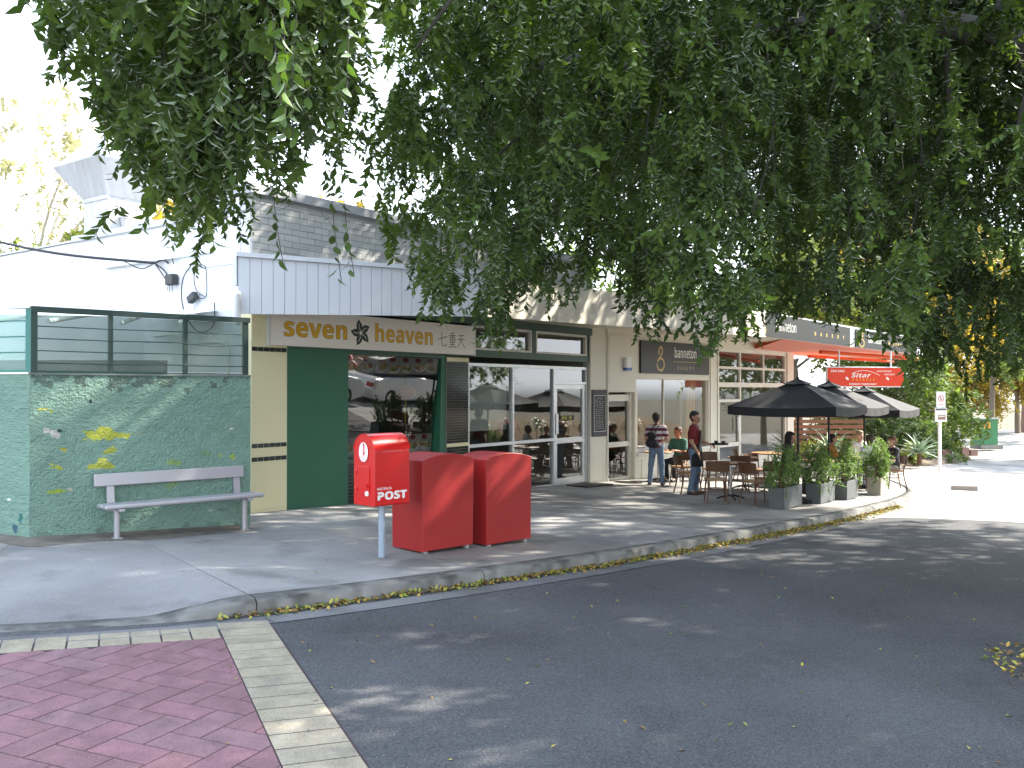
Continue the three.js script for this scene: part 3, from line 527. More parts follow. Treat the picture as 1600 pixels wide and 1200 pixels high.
{
  const s = thing('bakery_sign', 'dark bakery sign with gold emblem and white lettering above the shop window', 'sign', Q0, T2);
  mesh('panel', bx(2.2, 5.84, 2.20, 3.03, 0.006, 0.05), M.black, s);
  const g = new THREE.PlaneGeometry(3.62, 0.81); g.translate(4.02, 2.615, 0.054);
  mesh('print', g, std(C(1, 1, 1), 0.5, { map: canvasTex(1024, 230, (x, W, H) => {
    x.fillStyle = '#17180f'; x.fillRect(0, 0, W, H);
    bakeryLogo(x, 270, H / 2 + 2, 170, '#b5994c');
    x.fillStyle = '#efece2'; x.font = '98px sans-serif'; x.save(); x.translate(470, 108); x.scale(0.82, 1.05); x.fillText('banneton', 0, 0); x.restore();
    x.fillStyle = '#b5994c'; x.fillRect(462, 138, 395, 4); x.fillStyle = '#cbb98a'; x.font = '36px sans-serif'; 'BAKERY'.split('').forEach((c, i) => x.fillText(c, 520 + i * 46, 200));
  }) }), s);
}
{
  const s = thing('wall_box', 'small white and blue box on the cream wall above the bakery door', 'box', Q0, T2);
  mesh('case', rbox(0.24, 0.26, 0.1, 0.02, 1.55, 2.44, 0.07), M.white, s); mesh('blue_base', rbox(0.25, 0.07, 0.105, 0.01, 1.555, 2.29, 0.07), std(C(0.05, 0.14, 0.45), 0.5), s);
  const m = thing('menu_board', 'chalk menu board with white frame on the cream pier', 'menu board', Q0, T2);
  mesh('board', bx(0.10, 0.70, 0.68, 1.78, 0.004, 0.03), std(C(0.07, 0.07, 0.075), 0.7), m);
  const g = new THREE.PlaneGeometry(0.5, 0.86); g.translate(0.41, 1.22, 0.034);
  mesh('chalk_text', g, std(C(1, 1, 1), 0.8, { map: canvasTex(256, 440, (x, W, H) => { x.fillStyle = '#3f4042'; x.fillRect(0, 0, W, H); x.strokeStyle = '#d8d8d4'; x.lineWidth = 7; x.strokeRect(5, 5, W - 10, H - 10); const q = rng(3); x.lineWidth = 3; for (let r = 0; r < 17; r++) { x.beginPath(); let X = 26; const y = 34 + r * 23; x.moveTo(X, y); while (X < 180 + q() * 50) { X += 4 + q() * 5; x.lineTo(X, y + (q() - 0.5) * 12); if (q() < 0.16) { X += 9; x.moveTo(X, y); } } x.stroke(); } }) }), m);
  const mt = mesh('door_mat', rbox(1.15, 0.025, 0.55, 0.01), M.black); mt.position.copy(V(8.9, 0, 0.42).applyAxisAngle(V(0, 1, 0), T1).add(P0)); mt.position.y = gy(mt.position.x, -mt.position.z) + 0.016; mt.rotation.set(0, T1, 0); mt.rotateZ(-0.036); tag(mt, 'flat black mat in front of the restaurant door', 'mat');
}
// hanging takeaway sign
{
  const s = thing('hanging_sign', 'red and white takeaway sign hanging below the orange verandah', 'sign', V(10.72, 2.17, -27.2), 0.16);
  mesh('panel', rbox(2.56, 0.62, 0.08, 0.015), M.white, s);
  const g = new THREE.PlaneGeometry(2.5, 0.56); g.translate(0, 0, 0.043);
  mesh('print', g, std(C(1, 1, 1), 0.5, { map: canvasTex(1024, 230, (x, W, H) => {
    x.fillStyle = '#e23f18'; x.fillRect(0, 0, W, H); x.fillStyle = '#f4ece4';
    x.font = 'bold 40px sans-serif'; x.fillText('3366 6409', 40, 56);
    x.save(); x.font = 'bold 26px sans-serif'; x.fillText('HOME DELIVERY', 660, 52); x.fillText('TAKE AWAY', 760, 92); x.restore();
    x.save(); x.translate(310, 120); x.scale(1.55, 1); x.font = 'italic bold 74px sans-serif'; x.fillText('Sitar', 0, 0); x.restore();
    x.strokeStyle = '#f4ece4'; x.lineWidth = 6; x.beginPath(); x.moveTo(330, 70); x.quadraticCurveTo(500, -12, 700, 96); x.stroke();
    x.fillStyle = '#f1c22c'; x.font = 'italic bold 34px sans-serif'; 'EXPRESS'.split('').forEach((c, i) => x.fillText(c, 330 + i * 46, 160));
    x.fillStyle = '#f4ece4'; x.font = 'bold 30px sans-serif'; x.save(); x.translate(290, 214); x.scale(1.35, 1); x.fillText('INDIAN TAKEAWAY', 0, 0); x.restore();
    for (const [cx, cy] of [[262, 134], [806, 134]]) { x.beginPath(); x.ellipse(cx, cy, 26, 15, 0.7, 0, 7); x.fill(); }
  }) }), s);
  mesh('hanger', [cyl(V(-0.85, 0.3, 0), V(-0.85, 0.82, 0), 0.025), cyl(V(0.85, 0.3, 0), V(0.85, 0.78, 0), 0.025)], M.white, s);
}
// ---------------------------------------------------------------- green yard wall with screen
{
  const A = V(-5.46, 0, -10.15), B = V(-3.46, 0, -11.86), d = B.clone().sub(A), L = d.length(), yaw = Math.atan2(-d.z, d.x);
  const w = thing('yard_wall', 'rough green rendered wall with peeling yellow paint behind the bench', 'wall', A, yaw);
  mesh('core', bx(0, L, -0.3, 1.93, -0.24, -0.012), std(C(0.15, 0.25, 0.2), 0.9), w);
  const patches = [[0.33, 0.62, 0.085, 0.022, '#b7bd4a'], [0.285, 0.64, 0.045, 0.03, '#b7bd4a'], [0.325, 0.53, 0.028, 0.022, '#a9b34a'], [0.30, 0.43, 0.05, 0.018, '#b0b648'], [0.29, 0.46, 0.022, 0.02, '#c2c45c'], [0.10, 0.645, 0.022, 0.028, '#c9c6bd'], [0.068, 0.665, 0.015, 0.015, '#cfcabf'], [0.135, 0.55, 0.016, 0.014, '#b9b64a'], [0.085, 0.455, 0.014, 0.008, '#aab64d'], [0.11, 0.44, 0.018, 0.014, '#b3bb4d'], [0.10, 0.29, 0.032, 0.018, '#9db64a'], [0.16, 0.30, 0.016, 0.012, '#b7b79c'], [0.62, 0.45, 0.024, 0.018, '#8fae6a'], [0.60, 0.31, 0.03, 0.022, '#8fae7e'], [0.78, 0.50, 0.02, 0.02, '#7fa07c'], [0.90, 0.655, 0.008, 0.008, '#c6c9b8'], [0.91, 0.47, 0.012, 0.018, '#a4b85c'], [0.845, 0.485, 0.008, 0.008, '#a4b85c'], [0.05, 0.79, 0.018, 0.008, '#b5b764'], [0.085, 0.775, 0.008, 0.01, '#9fae55'], [0.80, 0.13, 0.015, 0.006, '#b9c6b4'], [0.42, 0.20, 0.006, 0.008, '#b9c6b4'], [0.245, 0.83, 0.006, 0.016, '#223a30'], [0.12, 0.66, 0.01, 0.01, '#2a4a48']].map(p => ({ x: p[0], y: p[1], rx: p[2], ry: p[3], c: new THREE.Color(p[4]) }));
  const face = (seed, base, L_, H_, patches_, mould) => tex(1024, 736, 1, (u, v) => {
    const n = fbm(u + seed, v, 6, 5), f = fbm(u, v + seed, 40, 3); let r = base[0], g = base[1], b = base[2]; const k = 1 + 0.28 * (n - 0.5) + 0.16 * (f - 0.5); r *= k; g *= k; b *= k;
    const e = fbm(u, v, 30, 4), e2 = fbm(u + 0.41, v + 0.13, 30, 4), e3 = fbm(u + 0.2, v, 60, 3);
    for (const p of patches_) { let dx = (u - p.x) / p.rx, dy = (v - p.y) / p.ry; if (dx * dx + dy * dy > 7) continue; dx += 2.6 * (e - 0.5); dy += 2.6 * (e2 - 0.5); const q = dx * dx + dy * dy; if (q < 0.25 + 1.7 * e3) { const w_ = 0.85 + 0.3 * (f - 0.5); r = p.c.r * w_ * 0.86; g = p.c.g * w_ * 0.86; b = p.c.b * w_ * 0.86; } }
    if (mould) { const st = fbm(u * 1, v * 0.25, 40, 4), m_ = v > 0.925 - 0.10 * sm(0.45, 0.72, st) && fbm(u, v, 30, 4) > 0.47 + (u > 0.7 ? 0.14 : 0) + (0.985 - v) * 1.5; if (m_) { r *= 0.55; g *= 0.52; b *= 0.52; } const lo = fbm(u + 0.3, v + 0.1, 22, 4); if (lo > 0.62 + v * 0.8) { r *= 0.75; g *= 0.72; b *= 0.7; } }
    return [r, g, b];
  });
  const bumpW = tex(1024, 1024, [1.5 / 2.63, 1.5 / 2.2], (u, v) => { const a = fbm(u, v, 34, 4), r = 1 - Math.abs(2 * fbm(u + 0.37, v, 44, 3) - 1); return 0.55 * a + 0.45 * r * r; }, false);
  const rough = (len, h0, h1, nx, ny, seed) => grid(nx, ny, (a, b) => { const y = lerp(h0(a), h1, b); return V(a * len, y, 0.010 * (fbm((a * len / 4 + seed) % 1, ((y + 1) / 4) % 1, 22, 3) - 0.5)); }, (v, a, b) => [a, b]);
  const H0 = a => lerp(gy(-5.46, 10.15), gy(-3.46, 11.86), a) - 0.02;
  mesh('rendered_face', rough(L, H0, 1.95, 150, 100, 0.1), std(C(1, 1, 1), 0.85, { map: face(0.1, [0.165, 0.27, 0.212], L, 1.9, patches, true), bumpMap: bumpW, bumpScale: 0.022 }), w);
  mesh('ledge', bx(-0.01, L, 1.945, 1.965, -0.24, 0.012), std(C(0.14, 0.17, 0.15), 0.9), w);
  // teal return to the left
  const A2 = V(-9.4, 0, -11.40), d2 = A.clone().sub(A2), L2 = d2.length(), w2 = thing('teal_wall', 'rendered wall at the left edge, round the corner of the green wall', 'wall', A2, Math.atan2(-d2.z, d2.x));
  mesh('core', bx(0, L2 - 0.01, -0.4, 1.93, -0.24, -0.012), std(C(0.15, 0.25, 0.2), 0.9), w2);
  const pt2 = [[0.89, 0.63, 0.006, 0.012, '#7fe0b0'], [0.925, 0.25, 0.006, 0.01, '#dfe6e0'], [0.88, 0.07, 0.012, 0.02, '#3a78a0'], [0.95, 0.08, 0.01, 0.03, '#46707c'], [0.97, 0.16, 0.006, 0.03, '#3f7a70'], [0.885, 0.55, 0.003, 0.03, '#4a9a90']].map(p => ({ x: p[0], y: p[1], rx: p[2], ry: p[3], c: new THREE.Color(p[4]) }));
  mesh('rendered_face', rough(L2, a => lerp(gy(-9.4, 11.4), gy(-5.46, 10.15), a) - 0.05, 1.95, 180, 80, 0.6), std(C(1, 1, 1), 0.85, { map: face(0.6, [0.165, 0.27, 0.212], L2, 1.9, pt2, false), bumpMap: bumpW, bumpScale: 0.02 }), w2);
  mesh('ledge', bx(0, L2 - 0.02, 1.95, 1.972, -0.24, 0.012), M.offwhite, w2);
  // screen of posts, wires and clouded sheet above the walls
  const sc = thing('yard_screen', 'dark framed screen with thin wires on top of the green wall', 'screen', A, yaw);
  const gm = std(C(0.025, 0.05, 0.042), 0.5), shW = phys(C(0.34, 0.41, 0.37), 0.15, { transmission: 0.86, thickness: 0, ior: 1.45 });
  const top0 = 2.66, top1 = 2.66;
  for (const [x, r] of [[0.045, 0.035], [0.88, 0.022], [1.78, 0.022], [2.58, 0.03]]) mesh('post', bx(x - r, x + r, 1.968, 2.66, -0.08, -0.02), gm, sc);
  mesh('top_rail', bx(0.01, L, 2.66, 2.725, -0.09, -0.01), gm, sc); mesh('bottom_rail', bx(0.08, 2.55, 1.97, 1.985, -0.07, -0.03), gm, sc);
  for (const y of [2.08, 2.22, 2.36, 2.50]) mesh('wire', tube([V(0.08, y, -0.02), V(0.9, y - 0.004, -0.02), V(1.7, y + 0.002, -0.02), V(2.1, y - (y === 2.36 ? 0.025 : 0.005), -0.02), V(2.55, y, -0.02)], 0.006, 16, 5), gm, sc);
  const sheet = new THREE.PlaneGeometry(2.48, 0.66); sheet.translate(1.31, 2.325, -0.06); mesh('clear_sheet', sheet, shW, sc);
  const s2 = thing('yard_screen', 'green framed screen above the wall at the left edge', 'screen', A2, Math.atan2(-d2.z, d2.x));
  const gm2 = std(C(0.03, 0.16, 0.13), 0.5);
  mesh('post', bx(L2 - 0.09, L2 - 0.01, 1.975, 2.70, -0.1, -0.02), gm2, s2); mesh('top_rail', bx(0, L2 - 0.02, 2.70, 2.76, -0.1, 0.0), M.white, s2); mesh('bottom_rail', bx(0, L2 - 0.1, 1.975, 2.0, -0.08, -0.03), gm2, s2);
  for (const y of [2.20, 2.38, 2.56]) mesh('wire', cyl(V(0, y, -0.02), V(L2 - 0.1, y, -0.02), 0.007, 0.007, 5), gm2, s2);
  const sh2 = new THREE.PlaneGeometry(L2 - 0.1, 0.68); sh2.translate(L2 / 2 - 0.05, 2.34, -0.06); mesh('clear_sheet', sh2, phys(C(0.45, 0.66, 0.60), 0.2, { transmission: 0.75, thickness: 0, ior: 1.45 }), s2);
  // lean-to behind the screen: rafters and roof sheet, pipes on the white wall, green inner panel
  const ln = thing('lean_to', 'low lean-to roof with pale rafters behind the clear screen', 'lean-to', V(0, 0, 0));
  for (let i = 0; i < 7; i++) mesh('rafter', cyl(V(-9.2 + i * 0.72, 2.98, -13.9 - 0.0 * i), V(-8.6 + i * 0.72, 2.62, -10.95 - (i > 4 ? 0.5 : 0.1)), 0.035, 0.035, 4), M.white, ln);
  mesh('roof_sheet', grid(6, 1, (a, b) => V(lerp(-9.6, -4.5, a), lerp(2.72, 3.05, b), -lerp(lerp(10.9, 11.6, a), 14.2, b))), phys(C(0.75, 0.78, 0.76), 0.9, { transmission: 0.4, thickness: 0 }), ln);
  mesh('inner_panel', bx(-8.8, -5.0, 1.2, 2.2, -13.0, -12.9), std(C(0.05, 0.13, 0.105), 0.7), ln);
  mesh('inner_wall', bx(-9.6, -4.6, 0.2, 3.0, -14.9, -14.8), M.white, ln);
  const pp = thing('wall_pipes', 'thin white pipes running down the white wall behind the wire screen', 'pipe', P0, T1);
  mesh('pipe', [tube([V(-0.05, 1.2, -0.5), V(-0.05, 2.4, -0.5), V(-0.05, 2.46, -0.56), V(-0.05, 2.5, -1.2)], 0.022, 20, 6)], M.offwhite, pp); mesh('pipe', tube([V(-0.05, 1.2, -1.6), V(-0.05, 2.5, -1.6), V(-0.05, 2.62, -1.75), V(-0.05, 2.64, -2.4)], 0.02, 20, 6), M.offwhite, pp);
  const flash = thing('flashing_pipe', 'grey capped downpipe at the end of the white awning fascia', 'downpipe', V(-3.86, 0, -12.6)); mesh('pipe', cyl(V(0, 2.68, 0), V(0, 3.12, 0), 0.045), std(C(0.55, 0.55, 0.53), 0.7), flash); mesh('cap', new THREE.SphereGeometry(0.05, 10, 8).translate(0, 3.12, 0), M.white, flash);
}
// overhead cable, junction boxes and loops on the white side wall
{
  const w = (s, y, o = 0.03) => V(-o, y, -s).applyAxisAngle(V(0, 1, 0), T1).add(P0);
  const cb = thing('service_cable', 'black overhead service cable reaching the white side wall', 'cable', V(0, 0, 0));
  const end = w(2.35, 3.82, 0.08);
  mesh('cable', tube([V(-13.5, 5.3, -16.2), V(-10.5, 4.72, -15.6), end.clone().add(V(-1.6, 0.16, 0)), end], 0.022, 40, 6), M.cable, cb);
  mesh('clamp', [tube([end, w(2.2, 3.86), w(2.05, 3.80)], 0.014), tube([end.clone().add(V(-0.5, 0.03, 0)), end.clone().add(V(-0.2, -0.09, 0)), end], 0.008), tube([end, w(2.0, 3.90), w(1.9, 3.78)], 0.008)], M.cable, cb);
  mesh('drop', [tube([end, w(2.15, 3.68), w(1.98, 3.50)], 0.012), tube([end.clone().add(V(0.02, -0.03, 0)), w(2.2, 3.62), w(2.02, 3.44)], 0.01)], M.cable, cb);
  const jb = thing('junction_box', 'black junction box where the overhead cable meets the white wall', 'junction box', w(1.9, 3.52, 0.07), T1);
  mesh('case', rbox(0.12, 0.17, 0.2, 0.02), std(C(0.05, 0.05, 0.05), 0.6), jb); mesh('tails', [0, 1, 2, 3].map(i => cyl(V(-0.02, -0.08, -0.06 + i * 0.04), V(-0.02, -0.17 - 0.03 * (i % 2), -0.07 + i * 0.045), 0.006)), M.cable, jb);
  const j2 = thing('junction_box', 'tilted black box hanging inside the looped cable on the white wall', 'junction box', w(1.34, 3.20, 0.07), T1);
  const cs = mesh('case', rbox(0.1, 0.12, 0.19, 0.02), std(C(0.05, 0.05, 0.05), 0.6), j2); cs.rotation.x = -0.5;
  const lp = thing('cable_loop', 'wide drooping loop of black cable on the white wall', 'cable', V(0, 0, 0));
  mesh('cable', tube([w(1.42, 3.74), w(1.66, 3.5), w(1.66, 3.1), w(1.35, 2.72), w(1.08, 2.66), w(0.86, 2.78), w(0.84, 3.0), w(0.85, 3.1)], 0.009, 48, 6), M.cable, lp);
  const l2 = thing('cable_loop', 'small circle of black cable above the tilted box on the white wall', 'cable', V(0, 0, 0));
  mesh('cable', tube([w(1.24, 3.18), w(1.06, 3.2), w(1.04, 3.45), w(1.08, 3.66), w(1.22, 3.7), w(1.36, 3.55), w(1.3, 3.32), w(1.1, 3.2)], 0.007, 48, 6), M.cable, l2);
  const cd = thing('conduit', 'thin pale conduit bent along the white side wall', 'conduit', V(0, 0, 0)); mesh('pipe', tube([w(1.36, 3.1, 0.02), w(1.36, 2.85, 0.02), w(1.33, 2.82, 0.02), w(0.4, 2.83, 0.02)], 0.008, 30, 5), std(C(0.5, 0.5, 0.52), 0.6), cd);
}
// ---------------------------------------------------------------- street furniture
{
  const X = -1.45, Z = 9.98, g0 = gy(X, Z), yaw = 0.79;
  const p = thing('post_box', 'glossy red street post box with rounded top on a grey pole', 'post box', at(X, Z), yaw);
  const red = phys(C(0.60, 0.008, 0.008), 0.28, { clearcoat: 0.6, clearcoatRoughness: 0.15 });
  const y0 = 0.512 - g0, ys = 1.095 - g0, r = 0.185, L = 0.48;
  const sh = new THREE.Shape(); sh.moveTo(-r, y0 + 0.015); sh.quadraticCurveTo(-r, y0, -r + 0.015, y0); sh.lineTo(r - 0.015, y0); sh.quadraticCurveTo(r, y0, r, y0 + 0.015); sh.lineTo(r, ys); sh.absarc(0, ys, r, 0, Math.PI, false); sh.lineTo(-r, y0 + 0.015);
  const body = new THREE.ExtrudeGeometry(sh, { depth: L - 0.016, bevelEnabled: true, bevelSize: 0.008, bevelThickness: 0.008, bevelSegments: 3, curveSegments: 18 });
  body.rotateY(Math.PI / 2); body.translate(-L / 2 + 0.008, 0, 0);
  mesh('body', body, red, p);
  // lid line around the barrel
  const hood = new THREE.Shape(); hood.absarc(0, ys, r + 0.011, 0.12, Math.PI - 0.12, false); hood.absarc(0, ys, r + 0.004, Math.PI - 0.12, 0.12, true);
  const hg = new THREE.ExtrudeGeometry(hood, { depth: L + 0.012, bevelEnabled: false, curveSegments: 18 }); hg.rotateY(Math.PI / 2); hg.translate(-L / 2 - 0.006, 0, 0); mesh('hood', hg, red, p);
  mesh('slot', bx(-0.14, 0.14, ys - 0.005, ys + 0.006, r - 0.01, r + 0.014), std(C(0.6, 0.1, 0.09), 0.4), p);
  mesh('pole', new THREE.CylinderGeometry(0.038, 0.038, y0 + 0.02, 18).translate(0, (y0 - 0.02) / 2, 0), std(C(0.30, 0.37, 0.43), 0.5, { metalness: 0.2 }), p);
  mesh('pole_collar', new THREE.CylinderGeometry(0.06, 0.06, 0.02, 18).translate(0, y0 - 0.014, 0), std(C(0.30, 0.37, 0.43), 0.5), p);
  const dp = (w, h, t, x, y, z, ry, name) => { const g = new THREE.PlaneGeometry(w, h); const m = mesh(name, g, phys(C(1, 1, 1), 0.3, { map: t, clearcoat: 0.4 }), p); m.position.set(x, y, z); m.rotation.y = ry; return m; };
  const redCss = '#cb0d0d';
  dp(0.44, 0.17, canvasTex(640, 248, (x, w, h) => { x.fillStyle = redCss; x.fillRect(0, 0, w, h); x.fillStyle = '#e9e7e2'; x.font = 'bold 56px sans-serif'; x.save(); x.translate(14, 66); x.scale(0.98, 1); x.fillText('AUSTRALIA', 0, 0); x.restore(); x.font = 'bold 170px sans-serif'; x.lineWidth = 9; x.strokeStyle = '#e9e7e2'; x.lineJoin = 'round'; x.save(); x.translate(12, 222); x.scale(600 / x.measureText('POST').width, 1); x.fillText('POST', 0, 0); x.strokeText('POST', 0, 0); x.restore(); x.fillStyle = redCss; x.fillRect(0, 128, 60, 18); }), 0.0, y0 + 0.13, r + 0.0095, 0, 'lettering');
  const em = new THREE.CircleGeometry(0.092, 36); const emb = mesh('emblem', em, phys(C(1, 1, 1), 0.3, { clearcoat: 0.4, map: canvasTex(256, 256, (x) => { x.fillStyle = '#efefef'; x.fillRect(0, 0, 256, 256); x.fillStyle = redCss; x.beginPath(); x.moveTo(112, 0); x.lineTo(128, 0); x.lineTo(128, 256); x.lineTo(112, 256); x.fill(); x.beginPath(); x.moveTo(128, 12); x.bezierCurveTo(200, 40, 200, 150, 128, 172); x.lineTo(128, 12); x.fill(); x.fillStyle = '#efefef'; x.beginPath(); x.moveTo(140, 40); x.bezierCurveTo(172, 70, 172, 120, 140, 146); x.fill(); }) }), p);
  emb.position.set(-L / 2 - 0.0095, ys - 0.005, 0); emb.rotation.y = -Math.PI / 2; emb.scale.set(0.9, 1.18, 1);
  mesh('service_door', rbox(0.012, 0.30, 0.25, 0.005, -L / 2 - 0.006, y0 + 0.27, -0.02), red, p);
  mesh('lock', new THREE.CylinderGeometry(0.028, 0.028, 0.02, 16).rotateZ(Math.PI / 2).translate(-L / 2 - 0.014, y0 + 0.13, 0.075), M.white, p);
  mesh('lock_knob', new THREE.CylinderGeometry(0.022, 0.026, 0.05, 14).rotateZ(Math.PI / 2).translate(-L / 2 - 0.02, y0 + 0.22, 0.075), red, p);
  mesh('hinge', [0.17, 0.36].map(h => rbox(0.03, 0.05, 0.05, 0.008, -L / 2 - 0.012, y0 + h, -0.13)), red, p);
}
{
  const mk = (X, Z, label) => {
    const g = thing('parcel_bin', label, 'parcel bin', at(X, Z), 0.785, 'red parcel bins');
    const red = std(C(1, 1, 1), 0.52, { map: tex(256, 256, 1.2, (u, v) => { const n = fbm(u, v, 5, 4), k = 1 + 0.14 * (n - 0.5) + 0.08 * (vn(u * 128, v * 128, 128) - 0.5); return [0.33 * k, 0.013 * k, 0.012 * k]; }), bumpMap: grainT, bumpScale: 0.0015 });
    const w = 0.79, d = 0.57, h = 1.075, rise = 0.065, lift = 0.045, wb = 0.765;
    const sh = new THREE.Shape(); sh.moveTo(-wb / 2, lift); sh.lineTo(wb / 2, lift); sh.lineTo(w / 2, h); sh.quadraticCurveTo(0, h + rise * 2, -w / 2, h); sh.lineTo(-wb / 2, lift);
    const b = new THREE.ExtrudeGeometry(sh, { depth: d - 0.02, bevelEnabled: true, bevelSize: 0.006, bevelThickness: 0.01, bevelSegments: 2, curveSegments: 20 }); b.translate(0, 0, -d + 0.01);
    mesh('body', b, red, g);
    for (const sx of [-1, 1]) for (const z of [-0.05, -d + 0.06]) mesh('foot', rbox(0.05, 0.06, 0.05, 0.006, sx * (wb / 2 - 0.06), 0.022, z), std(C(0.32, 0.31, 0.30), 0.7), g);
    return g;
  };
  // local origin is the middle of the front face
  mk(-1.02 + 0.70 * 0.395, 10.24 + 0.71 * 0.395, 'red metal parcel bin with arched top right behind the post box');
  mk(-0.31 + 0.70 * 0.395, 10.93 + 0.71 * 0.395, 'red metal parcel bin farther from the post box, sun patch at its top');
}
{
  const b = thing('street_bench', 'grey aluminium bench against the rough green wall', 'bench', at(-4.05, 11.04), 0.735);
  const al = std(C(0.40, 0.39, 0.40), 0.42, { metalness: 0.35, bumpMap: grainT, bumpScale: 0.0006 });
  // ground falls along the bench: keep it level, legs reach the ground
  const gl = (x, z) => { const c = Math.cos(0.735), s = Math.sin(0.735), X = -4.05 + x * c + z * s, Zw = -11.04 - x * s + z * c; return gy(X, -Zw) - gy(-4.05, 11.04); };
  mesh('seat_plank', rbox(1.96, 0.055, 0.155, 0.025, 0, 0.415, 0.14, 3), al, b); mesh('seat_plank', rbox(1.96, 0.055, 0.155, 0.025, 0, 0.412, -0.03, 3), al, b);
  const back = mesh('backrest', rbox(1.86, 0.15, 0.045, 0.012, -0.05, 0, 0, 2), al, b); back.position.set(0, 0.70, -0.20); back.rotation.x = -0.12;
  for (const x of [-0.80, 0.78]) {
    mesh('leg', cyl(V(x, gl(x, 0.05) - 0.02, 0.05), V(x, 0.39, 0.05), 0.036, 0.036, 14), al, b);
    mesh('seat_bracket', [rbox(0.06, 0.03, 0.36, 0.006, x, 0.375, 0.05), rbox(0.10, 0.012, 0.14, 0.004, x, gl(x, 0.05) + 0.008, 0.05)], al, b);
    mesh('back_post', [box(0.085, 0.42, 0.03, x, 0.54, -0.185, -0.15)], al, b);
  }
}
// parking sign
{
  const s = thing('parking_sign', 'white no-standing sign over a bus notice on a thin pole', 'sign', at(14.6, 30.6), 0.15);
  mesh('pole', cyl(V(0, -0.05, 0), V(0, 2.62, 0), 0.055, 0.055, 12), M.white, s);
  const t1 = canvasTex(160, 256, (x, w, h) => { x.fillStyle = '#e8e6e2'; x.fillRect(0, 0, w, h); x.strokeStyle = '#c2362c'; x.lineWidth = 12; x.beginPath(); x.arc(80, 110, 46, 0, 7); x.stroke(); x.beginPath(); x.moveTo(48, 78); x.lineTo(112, 142); x.stroke(); x.fillStyle = '#303030'; x.font = 'bold 58px sans-serif'; x.fillText('S', 60, 132); x.fillStyle = '#c2362c'; x.fillRect(36, 206, 88, 8); });
  const t2 = canvasTex(200, 224, (x, w, h) => { x.fillStyle = '#e2ddd6'; x.fillRect(0, 0, w, h); x.fillStyle = '#4a4a4a'; x.fillRect(6, 8, 188, 26); x.fillStyle = '#8a6a5a'; x.fillRect(46, 112, 130, 78); x.fillStyle = '#d8cfc4'; x.fillRect(60, 126, 100, 22); });
  const pl = (w, h, y, t, n) => { const m = mesh(n, rbox(w, h, 0.02, 0.006, 0, y, 0.07), M.white, s); const g = new THREE.PlaneGeometry(w - 0.01, h - 0.01); mesh('print', g.translate(0, y, 0.082), std(C(1, 1, 1), 0.5, { map: t }), m); };
  pl(0.34, 0.54, 2.40, t1, 'upper_plate'); pl(0.44, 0.47, 1.88, t2, 'lower_plate');
}
{
  const c = thing('utility_cabinet', 'green utility cabinet with orange notice beside the bright road', 'cabinet', at(23.2, 44), 0.15);
  mesh('case', rbox(0.95, 1.3, 0.7, 0.03, 0, 0.78, 0), std(C(0.05, 0.22, 0.10), 0.5), c); mesh('cap', rbox(1.02, 0.07, 0.78, 0.02, 0, 1.45, 0), std(C(0.25, 0.3, 0.3), 0.6), c); mesh('plinth', rbox(1.2, 0.22, 0.85, 0.02, 0.1, 0.07, 0), M.concrete, c);
  mesh('notice', bx(-0.30, 0.05, 0.98, 1.27, 0.352, 0.36), std(C(0.75, 0.36, 0.03), 0.6), c);
  const w = thing('wheel_stop', 'short concrete wheel stop lying on the sunlit road', 'wheel stop', V(12.4, roadY(12.4, 24.6), -24.6), -0.2);
  mesh('bar', prism([[-0.09, 0], [0.09, 0], [0.06, 0.11], [-0.06, 0.11]], 0.62, 0.01).rotateY(Math.PI / 2).translate(-0.3, 0.01, 0), std(C(0.36, 0.31, 0.26), 0.9), w);
}
